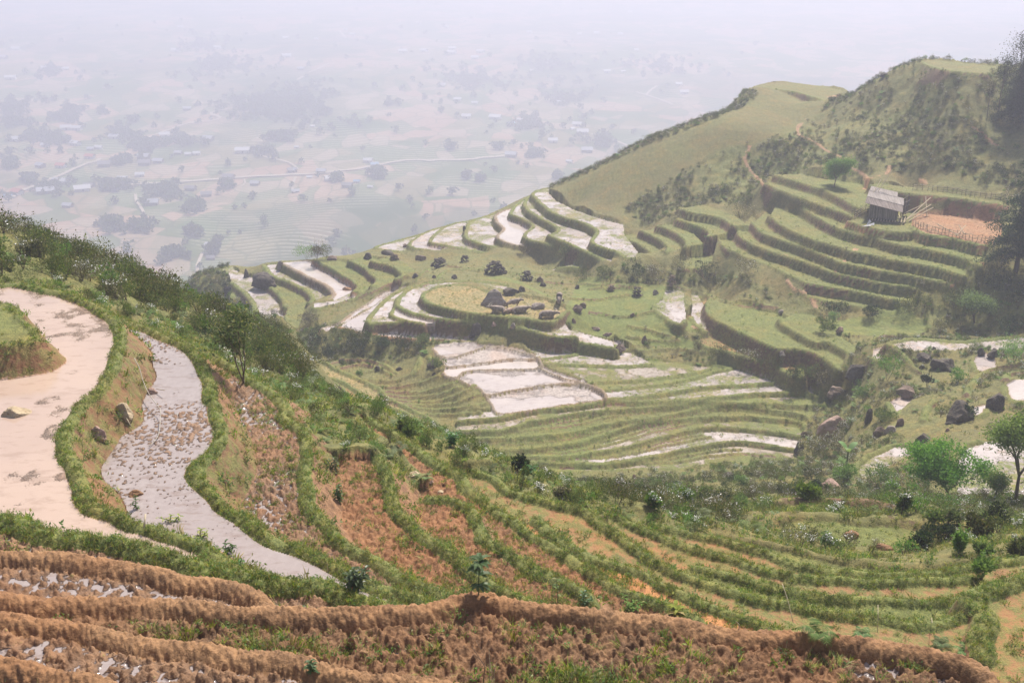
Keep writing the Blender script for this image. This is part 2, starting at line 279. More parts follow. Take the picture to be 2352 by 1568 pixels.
field(ZS[5], "j:430,255 340,310 290,370 280,400 360,430 430,470 450,500 400,545 385,575 450,605 560,628 680,665 780,690", "j:900,690 800,520 600,380 480,270", 'wetgrass', **SK)
field(ZS[6], "j:450,250 405,285 390,335 430,380 500,425 600,475 655,515 640,545 580,560 640,590 750,635 850,680 960,735 1070,785", "j:1100,700 940,480 560,270", 'wetgrass', **SK)
field(ZS[7], "j:590,195 520,205 455,235 470,270 540,335 600,380 700,425 850,468 940,510 955,550 915,600 940,635 1000,660 1100,690 1180,740 1250,745", "j:1280,700 1170,560 1170,490 950,430 780,370 640,300 580,240", 'wetgrass', **SK)
stack(["j:60,700 250,715 400,745 560,790 610,805", "j:420,735 600,760 760,790 870,790"], [-43.0, -42.2], "j:420,690 700,720 870,760", 'green', bund=(.1, .3), tan=2.6)
field(-42.0, "j:560,850 700,862 850,875 1000,885 1180,900", "j:1320,740 1200,740 900,790 650,825", 'wetgrass', (.16, .32), 2.4)
field(-41.0, "j:650,815 800,815 1000,820 1150,800 1250,770 1310,735", "j:1290,690 1100,700 900,770", 'wetgrass', (.2, .32), 2.4)
# --- grass terraces in the crook of the hill
field(-38.7, "j:1160,560 1180,590 1290,635 1390,700 1380,730", "j:1480,700 1350,600 1240,560", 'green', (.1, .3), 3.0)
field(-37.6, "j:1305,530 1400,570 1490,620 1525,665 1500,700", "j:1640,670 1560,600 1420,520", 'green', (.1, .3), 3.0)
field(-36.6, "j:1440,490 1530,520 1620,570 1665,620 1640,660", "j:1800,640 1720,560 1560,480", 'green', (.1, .3), 3.0)
field(-35.6, "j:1580,440 1680,470 1780,500 1850,545 1830,570", "j:2000,560 1900,500 1700,420", 'green', (.1, .3), 3.0)
field(-34.5, "j:1600,355 1700,385 1850,410 1960,440 2020,490", "j:2150,500 2050,420 1800,330", 'green', (.1, .3), 3.0)
field(-38.2, "j:1620,620 1610,700 1600,800 1650,830 1760,820", "j:1860,780 1900,700 1760,640 1700,600", 'green', (.1, .3), 2.2)
# --- the big flight of grass terraces on the right
stack(["l:660,1040 850,1090 1100,1130 1270,1165 1450,1150",
       "l:-70,560 -10,640 80,690 200,745 340,795 480,860 560,895 690,945 900,980 1100,1015 1300,1060 1450,1085",
       "l:108,510 130,570 200,620 300,665 480,725 600,765 750,815 880,862 1000,885 1200,930 1400,960 1550,980 1740,990",
       "l:225,465 300,540 450,600 600,650 750,705 920,775 1000,795 1200,835 1400,865 1600,905 1780,940",
       "l:360,410 450,480 550,535 700,600 850,640 1040,695 1150,715 1300,750 1500,785 1700,825 1880,875",
       "l:460,285 600,340 700,400 800,460 900,510 1090,565 1200,585 1350,635 1500,655 1700,695 1900,745 2010,795",
       "l:330,160 450,215 600,270 750,325 900,375 1010,415"],
      [-37.4, -36.3, -35.2, -34.1, -33.0, -31.9, -30.8], "l:420,105 520,150 700,210 850,290 1000,335 1120,370", 'green', bund=(.1, .3), tan=2.6, push=14)
field(-31.9, "l:1090,565 1200,585 1350,635 1500,655 1700,695 1900,745 2010,795", "l:2100,700 2050,560 1750,560 1400,530 1150,500 1000,440 980,500", 'green', (.1, .3), 2.6)
field(-29.8, "l:400,95 520,130 650,170 800,215 950,290 1060,350 1130,365", "l:1180,260 1100,170 900,140 600,90", 'green', (.05, .3), 2.2)
field(-30.7, "l:1470,500 1540,540 1600,560 1800,590 2000,640 2150,650", "l:2200,520 2150,470 1900,420 1650,400 1520,395 1480,430", 'dryred', (.03, .3), 2.6, rk='riserearth')
field(-30.9, "l:985,455 1100,490 1250,525 1400,540 1500,530", "l:1540,420 1450,290 1180,300 1100,380", 'green', (.05, .3), 2.6, rk='riserearth')
for s_ in ("k:190,860 170,920 165,980 240,1075 330,1170", "k:640,650 600,680 580,720 590,770 700,810 830,900 930,950 1010,1030 1130,1100 1110,1190", "k:1130,1110 1220,1090 1280,1060 1300,1010", "l:1540,145 1600,165", "k:820,470 900,450", "k:1960,700 2050,790 2130,850"):
    ridge(s_, None, .02, .36, 'path')
for s_ in ("l:1085,570 1080,620", "l:1035,680 1010,740", "l:940,780 920,840", "l:600,390 620,410", "l:480,740 440,780", "l:500,930 560,1000 620,1020", "l:690,1060 720,1140", "l:860,900 850,940", "l:1800,930 1790,980", "l:2010,800 2000,840", "j:1800,1350 1700,1290"):
    ridge(s_, None, .04, .36, 'path')
field(-28.6, "l:1150,175 1300,215 1450,235 1600,250 1900,285 2200,330", "l:2200,300 1800,240 1400,185 1200,160", 'green', (.05, .3), 2.0, rk='riserearth')
# --- lower right of the big flight
stack(["j:1640,1230 1700,1290 1780,1330 h:1560,140 1800,210 2100,290 2352,400 g:600,290 700,350 820,405",
       "j:1850,1060 1820,1120 1850,1190 1950,1255 2100,1325 2352,1440 l:550,1440 g:600,175 700,205 830,275 900,335",
       "l:440,1225 500,1285 620,1345 715,1400 g:800,115 900,165 1010,235"],
      [-41.2, -39.4, -38.7], "l:560,1180 700,1190 800,1250 g:900,70 1050,180", ['redgrass', 'green', 'green'], bund=(.1, .3), tan=2.4, rk='riser')
field(-40.1, "j:1405,1110 1425,1160 1530,1230 1610,1265 1650,1230", "j:1655,1180 1640,1080 1640,990 1490,1000 1470,1080 1440,1090", 'wetgrass', (.22, .35), 2.6)
field(-40.6, "j:1690,1210 1720,1260 1800,1320", "j:1840,1250 1800,1120 1740,1030 1690,1030 1700,1120", 'wetgrass', (.1, .3), 2)
ridge("j:1500,985 1640,1000 1800,1040 1900,1080 2100,1130 2352,1170", None, .2, .35)
# --- ponds among the rocks on the right
PR = dict(bund=(.2, .3), tan=2.0)
field(-36.8, "g:1290,600 1310,640 1345,705 1400,660", "g:1500,600 1605,538 1500,552 1330,590", 'palemud', **PR)
field(-35.5, "g:1475,955 1400,925 1280,945 1150,1000 1060,1060 1020,1120 1060,1200", "g:1150,1210 1300,1120 1490,1040", 'wetgrass', **PR)
field(-32.0, "g:2000,900 1850,960 1780,1150 1800,1280 1900,1380 2100,1400", "g:2500,1400 2500,880 2200,900", 'wetgrass', **PR)
field(-34.0, "g:2200,470 2215,540 2280,590 2400,580", "g:2500,500 2500,420 2300,430", 'pale', **PR)
field(-36.0, "g:1955,280 1975,345 2060,375 2140,350", "g:2120,280 2060,235 1990,240", 'palemud', **PR)
field(-36.3, "g:1340,160 1300,130 1500,100 1900,120 2352,70 2600,40", "g:2600,160 2352,190 2100,215 1930,195 1700,210 1500,215", 'wetgrass', **PR)
field(-37.6, "g:1170,250 1200,272 1290,240", "g:1300,200 1230,185 1170,200", 'palemud', **PR)
field(-33.9, "g:1925,680 1960,705 2040,690 2060,650", "g:2050,635 1960,650", 'pale', **PR)
for s_ in ("g:1160,160 1200,110 1300,90 1600,105 2000,115", "g:1330,180 1400,250 1480,350 1530,380", "g:1900,560 1980,430 2100,360 2250,330 2352,290", "g:1560,760 1580,680 1650,600", "g:2200,440 2230,400 2352,380"):
    ridge(s_, None, .3, .4)
# --- ledges near the skyline
field(-22.6, "k:215,395 300,392 400,402 500,415 600,432 800,492", "k:960,420 800,385 500,352 350,350 260,372", 'pasture', (.1, .3), 2.4)
field(-24.6, "k:190,432 350,470 500,502 650,530 760,560", "k:800,530 600,470 300,410 210,400", 'pasture', (.1, .3), 2.0)
field(-15.0, "k:1555,192 1650,232 1800,262 2050,282", "k:2200,230 1900,200 1700,180 1580,178", 'pasture', (.05, .3), 1.6)

# ------------------------------------------------------------------ the natural ground: smooth surface through what is known
def cp(s, zs):
    p = T(s); CTRL.append(W(p, np.array(zs, float)))
def cpr(u, v, r, z, th=None):
    d = ray((u, v))[0]; h = np.hypot(d[0], d[1]); CTRL.append(np.array([[d[0] / h * r, d[1] / h * r, z]]))
# foreground
for u in (-900, -400, 0, 400, 900, 1400, 1900, 2400, 2900, 3400): cpr(u, 1500, 6.5, -7.3); cpr(u, 1500, 8.0, -7.7)
cp("P:-400,1600 200,1700 900,1700 1600,1700 2300,1700 2900,1700", [-8, -8, -8.6, -8.8, -9, -11])
cp("P:-300,900 -300,1200 60,900", [-10.5, -10, -10.5])
cp("P:640,900 720,950 760,1020 820,1000 900,1080", [-13.6, -13.4, -13.0, -13.6, -13.8])
cp("P:1240,1160 1190,1130 1100,1110", [-14.7, -14.8, -14.6])
# bushy slope on the left and its skyline, then falling away
for u, v, z in ((-500, 480, -10.8), (-300, 470, -11), (-150, 500, -11), (0, 520, -11.2), (100, 560, -12), (200, 605, -12.9), (330, 645, -14.6), (450, 700, -17), (560, 750, -20), (640, 800, -23.5), (690, 850, -27)):
    d = ray((u, v))[0]; r = -z * np.hypot(d[0], d[1]) / -d[2]
    CTRL.append(W((u, v), z))
    for k, dz in ((1.22, 6), (1.6, 20)): cpr(u, v, r * k, z - dz * (1.0 if u < 500 else .55))
cp("P:0,600 150,640 250,690 400,740 500,800 600,870", [-10.9, -11.3, -11.9, -13.6, -14.2, -14.9])
for u in (-500, -250, 0, 200, 400): cpr(u, 600, 130, -95); cpr(u, 600, 220, -160); cpr(u, 600, 480, -290)
cp("P:700,880 740,940 850,1000 950,1060 1100,1110", [-30, -31, -31, -31, -27])
# drainage line and bowl
cp("P:720,840 800,850 860,900 930,860 950,950 1000,960 1050,1000 1020,1040 1000,900 1060,960", [-44.6, -44.4, -44.4, -43.9, -44.4, -44.2, -44.2, -44.2, -43.6, -43.8])
cp("P:1200,1085 1350,1085 1500,1085 1650,1075 1800,1060", [-44, -44, -43.6, -43, -42])
cp("P:1350,1120 1500,1120 1650,1110 1800,1105 1900,1100 1350,1150 1500,1150 1650,1160 1800,1170 1950,1170", [-37, -36, -36, -36, -35, -24, -27, -27.5, -26, -25.5])
cp("P:1450,1175 1500,1185 1600,1205", [-19.5, -20, -19.5])
cp("P:740,790 800,800 930,800 1000,790 1060,780", [-44.2, -44, -43.5, -43, -42.6])
cp("P:1300,800 1400,800 1500,790 1550,780 1420,760 1350,740 1450,720 1500,680 1400,680 1300,680 1350,640 1200,620 1050,600", [-42.4, -42.1, -41.7, -41.6, -41.3, -41, -40.7, -40.4, -40.3, -40.2, -40.8, -41.5, -42.3])
cp("P:900,600 1000,620 830,590 750,590 860,620", [-43.2, -42.6, -43.4, -43.6, -43])
cp("P:1650,820 1700,840 1850,890 1900,920", [-42, -42, -42.3, -42.3])
cp("P:1700,640 1800,660 1900,680 1600,620 1500,640 1450,610 1750,695 1850,712 1930,715", [-37.7, -37.4, -37.3, -38.9, -40.2, -40.8, -38.7, -38.6, -38.6])
# rocks and ponds on the right
cp("P:1950,900 1900,960 1880,1010 1930,1040 1900,1080 2000,1080 2060,1100", [-41.4, -42.5, -42.7, -40, -40, -36.5, -34])
cp("P:2000,860 2100,850 2200,830 2300,800 2350,880 2300,950 2200,950 2100,930 2050,980 2150,1000 2250,1020 2350,1000", [-38.5, -37, -36.5, -36.2, -34.5, -34, -35, -36, -36.4, -34.5, -32.5, -31.8])
cp("P:2170,1150 2250,1140 2350,1150 2100,1170 2200,1200 2300,1200 2350,1240 2500,1100 2500,1250 2700,900", [-30, -29, -28, -28, -22, -21, -17.5, -30, -17, -33])
cp("P:2100,760 2200,740 2300,760 2150,700 2250,680 2350,700 2400,600 2550,650", [-38.2, -37.4, -37, -36.2, -35, -34, -32, -31])
# the hill on the right, then its far side
hill = ((1250, 440, -37.6), (1330, 400, -35), (1420, 355, -31.5), (1500, 312, -28.2), (1600, 275, -25.6), (1700, 222, -23.6), (1800, 195, -22.6), (1930, 208, -22), (2000, 190, -18.5), (2060, 160, -16.2), (2120, 142, -15.0), (2280, 150, -14.7), (2450, 120, -13), (2700, 100, -12))
for u, v, z in hill:
    d = ray((u, v))[0]; r = -z * np.hypot(d[0], d[1]) / -d[2]; CTRL.append(W((u, v), z))
    cpr(u, v, r * 1.1, z - 9); cpr(u, v, r * 1.3, z - 40); cpr(u, v, min(480, r * 1.7), z - 100)
for u in (1300, 1500, 1700, 1900, 2100, 2300, 2600): cpr(u, 200, 480, -290); cpr(u, 200, 350, -170)
cp("P:1300,440 1400,440 1500,400 1450,480 1420,505 1350,480 1600,340 1700,300 1550,460 1650,400 1600,500", [-36.6, -35, -32.3, -36.4, -37.2, -37, -28.8, -26, -35, -31.5, -36.3])
cp("P:1800,260 1900,240 1750,420 1800,360 1700,480 1850,330 1950,300", [-24.5, -23, -31.5, -28.8, -34.2, -27, -24.5])
def slope(u, vs, A, B):
    d = ray((u, 300))[0]
    for v in vs:
        d = ray((u, v))[0]; k = d[2] / math.hypot(d[0], d[1]); m_ = (B[1] - A[1]) / (B[0] - A[0]); r = (A[1] - m_ * A[0]) / (k - m_); CTRL.append(W((u, v), k * r))
slope(1900, (400, 370, 330, 290), (148, -29), (194, -22.5)); slope(2000, (400, 370, 330, 290, 250), (146, -28.8), (184, -19))
slope(2100, (395, 370, 330, 290, 250, 200), (147, -28.4), (178, -16.2)); slope(2200, (385, 350, 320, 280, 240, 200), (144, -28.2), (164, -15.8)); slope(2300, (390, 350, 300, 250, 200), (142, -28), (172, -15.2)); slope(2450, (400, 360, 300, 240, 180), (138, -28), (168, -13.6)); slope(2650, (420, 330, 240, 160), (135, -27), (165, -12.6))
cp("P:2290,500 2350,520 2350,600 2450,500 2600,400", [-29, -29, -32, -27, -22])
# left mid terraces and skyline of the spur, then down to the valley
for u, v, z in ((440, 640, -48.6), (480, 632, -48), (520, 618, -47), (600, 608, -46), (660, 600, -45), (740, 598, -44.6), (800, 585, -44.2), (870, 567, -43.9), (950, 545, -43.3), (1030, 518, -42.6), (1100, 500, -42), (1170, 470, -40.8)):
    d = ray((u, v))[0]; r = -z * np.hypot(d[0], d[1]) / -d[2]; CTRL.append(W((u, v), z))
    cpr(u, v, r * 1.08, z - 7); cpr(u, v, r * 1.3, z - 45); cpr(u, v, 300, -165); cpr(u, v, 480, -290)
cp("P:560,720 580,760 640,780 680,790", [-48.5, -48.5, -48, -46.8])
for u in (520, 560, 600, 650): cpr(u, 700, 95, -50)
cp("P:700,740 740,760", [-45, -44.8])

# ------------------------------------------------------------------ solve
for p_, z_ in BACKS:
    a_, b_ = to_grid(p_); ok_ = (a_ > 0) & (a_ < NT - 1) & (b_ > 0) & (b_ < NS - 1); p_ = p_[ok_]
    hh_ = H[a_[ok_].astype(int), b_[ok_].astype(int)]; p_ = p_[hh_ <= z_ + .01]
    if len(p_): CTRL.append(np.column_stack([p_, np.full(len(p_), z_ + .35)]))
P3 = np.vstack(CTRL); P3 = P3[P3[:, 1] > 2]
gx = np.arctan2(P3[:, 0], P3[:, 1]) * 1.6; gy = np.log(np.hypot(P3[:, 0], P3[:, 1]))
key = {}
for n in range(len(P3)): key.setdefault((round(gx[n] / .012), round(gy[n] / .010)), []).append(n)
idx = list(key.values())
gx = np.array([gx[k].mean() for k in idx]); gy = np.array([gy[k].mean() for k in idx]); gz = np.array([P3[k, 2].mean() for k in idx])
def phi(d2): return np.sqrt(d2 + .02 ** 2)
D2 = (gx[:, None] - gx) ** 2 + (gy[:, None] - gy) ** 2; n_ = len(gx)
A = np.zeros((n_ + 3, n_ + 3)); A[:n_, :n_] = -phi(D2) + np.eye(n_) * 2e-3; A[:n_, n_] = 1; A[:n_, n_ + 1] = gx; A[:n_, n_ + 2] = gy; A[n_:, :n_] = A[:n_, n_:].T
sol = np.linalg.solve(A, np.concatenate([gz, np.zeros(3)]))
ct = np.linspace(0, NT - 1, 240); cs = np.linspace(0, NS - 1, 300)
qx = (TH0 + (TH1 - TH0) * ct / (NT - 1)) * 1.6; qy = S0 + (S1 - S0) * cs / (NS - 1)
coarse = np.zeros((240, 300))
for a in range(240):
    d2 = (qx[a] - gx[None, :]) ** 2 + (qy[:, None] - gy[None, :]) ** 2
    coarse[a] = -phi(d2) @ sol[:n_] + sol[n_] + sol[n_ + 1] * qx[a] + sol[n_ + 2] * qy
def bil(g, fi, fj):
    i = np.clip(fi.astype(int), 0, g.shape[0] - 2); j = np.clip(fj.astype(int), 0, g.shape[1] - 2); a = fi - i; b = fj - j
    return (g[i, j] * (1 - a) + g[i + 1, j] * a) * (1 - b) + (g[i, j + 1] * (1 - a) + g[i + 1, j + 1] * a) * b
fi = np.linspace(0, 239, NT)[:, None] * np.ones((1, NS)); fj = np.linspace(0, 299, NS)[None, :] * np.ones((NT, 1))
BASE = np.minimum(bil(coarse, fi, fj), -7.2).astype(np.float32); del fi, fj
print('control points', n_)

free = H < -1e8
H0 = np.where(free, BASE, H)
# shrub covered parts
def paint(s, cls, only_free=True, z=None):
    uv = T(s); p = np.array([hit(u, v) for u, v in densify(uv)])
    r = fill(p)
    if r is None: return
    i0, i1, m = r
    if only_free: m = m & free[i0:i1 + 1]
    C[i0:i1 + 1][m] = CL[cls][0]
def hit(u, v, grid=None):
    """first point of the ground seen at (u, v)"""
    g = H0 if grid is None else grid
    d = ray((u, v))[0]; hh = math.hypot(d[0], d[1]); th = math.atan2(d[0], d[1]); fi_ = (th - TH0) / (TH1 - TH0) * (NT - 1)
    i = int(min(max(fi_, 0), NT - 2)); a = min(max(fi_ - i, 0), 1)
    prof = g[i] * (1 - a) + g[i + 1] * a; line = RR * d[2] / hh
    w = np.nonzero(prof[40:] >= line[40:])[0]; j = 40 + (int(w[0]) if len(w) else NS - 41); r = RR[j]
    return np.array([d[0] / hh * r, d[1] / hh * r, prof[j]])
def ground(x, y, grid=None):
    g = H if grid is None else grid
    a, b = to_grid(np.stack([np.atleast_1d(x), np.atleast_1d(y)], 1)); a = np.clip(a, 0, NT - 1.001); b = np.clip(b, 0, NS - 1.001)
    return bil(g, a, b)
paint("P:1265,440 1420,360 1600,280 1720,225 1880,240 1830,300 1720,330 1640,360 1560,400 1480,450 1430,520 1350,490 1290,470", 'pasture')
paint("P:1330,640 1500,640 1570,720 1640,790 1560,800 1400,780 1290,740 1310,690", 'lush'); paint("P:1640,740 1900,740 2150,700 2130,760 2000,770 1800,760", 'lush'); paint("P:1100,640 1180,650 1280,690 1200,650 1150,635", 'lush')
paint("P:-700,420 0,430 330,560 560,640 640,740 700,850 690,880 600,850 500,800 400,740 250,690 150,660 0,645 -700,640", 'shrub')
paint("P:1430,480 1500,440 1560,400 1640,360 1720,330 1830,300 1900,240 1990,190 2120,130 2400,90 2700,90 2700,560 2300,560 2290,470 2200,400 2000,400 1900,420 1850,450 1760,430 1720,470 1640,470 1560,500 1480,520", 'shrub')
paint("P:1240,430 1500,300 1700,210 1720,240 1500,330 1260,440", 'shrub')
paint("P:1400,610 1540,620 1700,640 1880,720 1850,700 1700,660 1560,655 1380,650", 'shrub')
paint("P:1555,760 1660,770 1800,800 1900,850 1960,900 1960,960 1900,960 1880,910 1800,860 1650,820", 'shrub')
paint("P:680,760 760,750 900,770 1040,780 1080,790 960,820 800,840 700,820", 'shrub')
paint("P:2050,680 2200,640 2500,600 2500,770 2300,760 2150,760", 'shrub')
paint("P:1330,1110 1600,1100 1850,1090 1950,1130 1700,1150 1700,1200 1500,1180 1380,1160", 'shrub')

# ------------------------------------------------------------------ banks and risers
H = H0.copy(); bid = 0
cellr = RR * (ss[1] - ss[0])
for c3, z, bund, tan, bk, rk, label, noskirt in CRESTS:
    if z is None:                                   # a bank laid on the ground: seen line dropped onto it
        c3 = np.array([hit(u, v) for u, v in c3]); zc = c3[:, 2]
    elif c3.shape[1] == 2: c3 = W(c3, z); zc = c3[:, 2]
    else: zc = np.full(len(c3), z)
    h, w = bund if bund else (0, .1)
    if label: bid += 1; BUNDS.append(label)
    drop = 2.6 if tan else 0
    q = np.column_stack([c3[:, :2], zc]); r0 = np.hypot(q[:, 0], q[:, 1]).mean(); q = resample(q, max(.25, r0 * .008))
    if len(q) > 3:                                  # small wander so that the banks are hand made
        q[:, :2] += np.stack([fbm(q[:, 0], q[:, 1], .9, 2, 1), fbm(q[:, 0], q[:, 1], .9, 2, 4)], 1) * min(.35, .008 * r0 + .05)
    for n in range(len(q) - 1):
        a, b = q[n], q[n + 1]; r = np.hypot(a[0], a[1])
        if r < 6 or r > 480: continue
        ww = max(w, .0019 * r); R = ww + (drop / tan if tan and not noskirt else 0) + .05
        R2 = min(R, 3.2)
        gi, gj = to_grid(np.array([a[:2], b[:2]])); ei = R2 / r / (ths[1] - ths[0]); ej = R2 / r / (ss[1] - ss[0])
        i0 = int(max(0, gi.min() - ei)); i1 = int(min(NT - 1, gi.max() + ei)) + 1; j0 = int(max(0, gj.min() - ej)); j1 = int(min(NS - 1, gj.max() + ej)) + 1
        if i1 <= i0 or j1 <= j0: continue
        x = X[i0:i1, j0:j1]; y = Y[i0:i1, j0:j1]; vx, vy = b[0] - a[0], b[1] - a[1]; L2 = vx * vx + vy * vy + 1e-9
        t = np.clip(((x - a[0]) * vx + (y - a[1]) * vy) / L2, 0, 1); dd = np.hypot(x - a[0] - t * vx, y - a[1] - t * vy); zz = a[2] + (b[2] - a[2]) * t
        wv = ww * (1 + .35 * (vnoise(x, y, .8, 2) - .5)); hv = h * (1 + .4 * (vnoise(x, y, 1.1, 3) - .5))
        u_ = np.clip(dd / wv, 0, 1); cand = zz + hv * (1 - u_ ** 2.2)
        isb = dd < wv
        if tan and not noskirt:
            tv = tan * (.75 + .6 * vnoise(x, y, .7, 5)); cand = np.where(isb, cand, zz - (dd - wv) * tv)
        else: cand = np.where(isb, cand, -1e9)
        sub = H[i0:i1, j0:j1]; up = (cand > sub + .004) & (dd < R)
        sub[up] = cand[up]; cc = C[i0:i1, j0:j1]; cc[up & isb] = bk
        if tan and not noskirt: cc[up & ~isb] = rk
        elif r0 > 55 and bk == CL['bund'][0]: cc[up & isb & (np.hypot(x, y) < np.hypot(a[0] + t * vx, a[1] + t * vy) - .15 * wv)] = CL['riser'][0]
        bb = BID[i0:i1, j0:j1]; bb[up] = (bid if label else 0)

# ------------------------------------------------------------------ relief of each kind of ground
print('banks done')
par = np.array([(v[2], v[3], v[4], v[5], v[6]) for v in CL.values()], np.float32); soilc = np.array([v[1] for v in CL.values()], np.float32)
G, WO, AM, FR, LU = [par[:, k][C] for k in range(5)]
R2D = RR[None, :].astype(np.float32) * np.ones((NT, 1), np.float32)
n1 = fbm(X, Y, 1.0, 2, 0); n2 = fbm(X, Y, 2.6, 3, 2); n3 = fbm(X, Y, .28, 3, 4); n4 = fbm(X, Y, 7.0, 2, 6)
ridged = .45 - np.abs(fbm(X, Y, 2.2, 3, 5)) * 2.6
n5 = fbm(X, Y, 14.0, 2, 1)
clod = np.where(FR >= 1.8, n2 * .9 + n4 * 1.0 + n5 * .7 + n3 * 1.0, n2 * .9 + n1 * .9 + n3 * 1.3)
far = np.clip((R2D - 45) / 40, 0, 1)
clod = np.where(FR >= 3.5, n4 * 1.3 + n5 * 1.5 + n2 * .35, clod)
def worley(x, y, f, k=0):
    x = x * f + 11.3 * k; y = y * f + 5.7 * k; ix = np.floor(x).astype(np.int32); iy = np.floor(y).astype(np.int32); best = np.full(x.shape, 9., np.float32)
    for a in (-1, 0, 1):
        for b in (-1, 0, 1):
            px = ix + a; py = iy + b; dx = px + _tab[k, px & 255, py & 255] - x; dy = py + _tab[k + 1, px & 255, py & 255] - y; best = np.minimum(best, dx * dx + dy * dy)
    return np.sqrt(best)
jn = int(np.searchsorted(RR, 36)); xs_, ys_ = X[:, :jn], Y[:, :jn]; wx = xs_ + n2[:, :jn] * .12; wy = ys_ + n1[:, :jn] * .12
wl1 = .5 - worley(wx, wy, 6.0, 0); wl2_ = .5 - worley(wx, wy, 13.0, 2); sel = FR[:, :jn] >= 1.8
lump = wl1 * 1.0 + wl2_ * .55 + n2[:, :jn] * .6 + n3[:, :jn] * .8 + n5[:, :jn] * .3
clod[:, :jn] = np.where(sel, np.where(FR[:, :jn] >= 3.5, wl1 * .35 + wl2_ * .75 + n5[:, :jn] * .6 + n2[:, :jn] * .55 + n1[:, :jn] * .7, lump), clod[:, :jn]); del wl1, wl2_, lump, wx, wy
rs_ = isin_r = np.isin(C, [CL['riser'][0], CL['riserearth'][0]]); G = np.where(rs_, G - np.clip((vnoise(X, Y, .22, 6) - .5) * 2.2, -.2, .6), G)
clod = clod * (1 - far) + (n3 * 1.1 + n1 * 1.3) * far
wnz = rng.random((NT, NS)).astype(np.float32) - .5
lil = C == CL['lilac'][0]; AM = np.where(lil, AM * (.35 + 1.5 * vnoise(X, Y, .45, 3)) * np.where(R2D > 20.5, 1.1, .55), AM)
bed = H + AM * clod + np.where(WO > -5, .12, 1.0) * far * (n4 * .10 + wnz * .09 + n2 * .10)
# larger drifts decide where the field stands under water
wl_ = H + WO + np.where(R2D > 45, fbm(X * .45, Y * 1.5, .35, 3, 1) * .17, fbm(X, Y, .11, 2, 1) * .06 + fbm(X, Y, .5, 2, 3) * .05)
wet = np.where(WO > -5, wl_ - bed, -1.0)
wl2 = np.where(WO > -5, H + WO, bed)
Hfin = np.where(wet > 0, np.maximum(wl2, wl2), bed)
Hfin = np.where((wet > -.02) & (wet <= 0), np.maximum(bed, wl2), Hfin)
print('relief done')

# ------------------------------------------------------------------ materials
def mat(name, col=(.5, .5, .5), rough=.8, spec=.3):
    m = bpy.data.materials.new(name); m.use_nodes = True; b = m.node_tree.nodes["Principled BSDF"]
    b.inputs["Base Color"].default_value = (*col, 1); b.inputs["Roughness"].default_value = rough
    b.inputs["Specular IOR Level"].default_value = spec
    return m
class NT_:
    """small helper to wire shader nodes"""
    def __init__(s, m): s.m = m; s.t = m.node_tree; s.n = s.t.nodes; s.l = s.t.links; s.b = s.n.get("Principled BSDF")
    def set(s, sock, v):
        if v is None: return
        if hasattr(v, 'is_output') or isinstance(v, bpy.types.NodeSocket): s.l.new(v, sock)
        elif isinstance(v, (tuple, list)) and len(v) == 3 and sock.type == 'RGBA': sock.default_value = (*v, 1)
        else: sock.default_value = v
    def math(s, op, a, b=None, c=None, clamp=False):
        n = s.n.new("ShaderNodeMath"); n.operation = op; n.use_clamp = clamp
        for k, v in enumerate((a, b, c)):
            if v is not None: s.set(n.inputs[k], v)
        return n.outputs[0]
    def mix(s, f, a, b, mode='MIX'):
        n = s.n.new("ShaderNodeMix"); n.data_type = 'RGBA'; n.blend_type = mode; n.clamp_factor = True
        s.set(n.inputs[0], f); s.set(n.inputs[6], a); s.set(n.inputs[7], b); return n.outputs[2]
    def noise(s, scale, detail=3, rough=.55, vec=None, dist=0):
        n = s.n.new("ShaderNodeTexNoise"); n.inputs["Scale"].default_value = scale; n.inputs["Detail"].default_value = detail
        n.inputs["Roughness"].default_value = rough; n.inputs["Distortion"].default_value = dist
        s.l.new(vec if vec is not None else s.obj(), n.inputs["Vector"]); return n.outputs["Fac"]
    def obj(s):
        if not hasattr(s, '_o'): s._o = s.n.new("ShaderNodeTexCoord").outputs["Object"]
        return s._o
    def ramp(s, v, lo, hi, a=0.0, b=1.0):
        n = s.n.new("ShaderNodeMapRange"); n.interpolation_type = 'SMOOTHSTEP'
        s.set(n.inputs[0], v); n.inputs[1].default_value = lo; n.inputs[2].default_value = hi; n.inputs[3].default_value = a; n.inputs[4].default_value = b
        return n.outputs[0]
    def attr(s, name, out="Fac"):
        n = s.n.new("ShaderNodeAttribute"); n.attribute_name = name; return n.outputs[out]
    def bump(s, h, strength=.5, dist=.05):
        n = s.n.new("ShaderNodeBump"); n.inputs["Strength"].default_value = strength; n.inputs["Distance"].default_value = dist
        s.set(n.inputs["Height"], h); return n.outputs[0]
    def geo(s, o):
        return s.n.new("ShaderNodeNewGeometry").outputs[o]

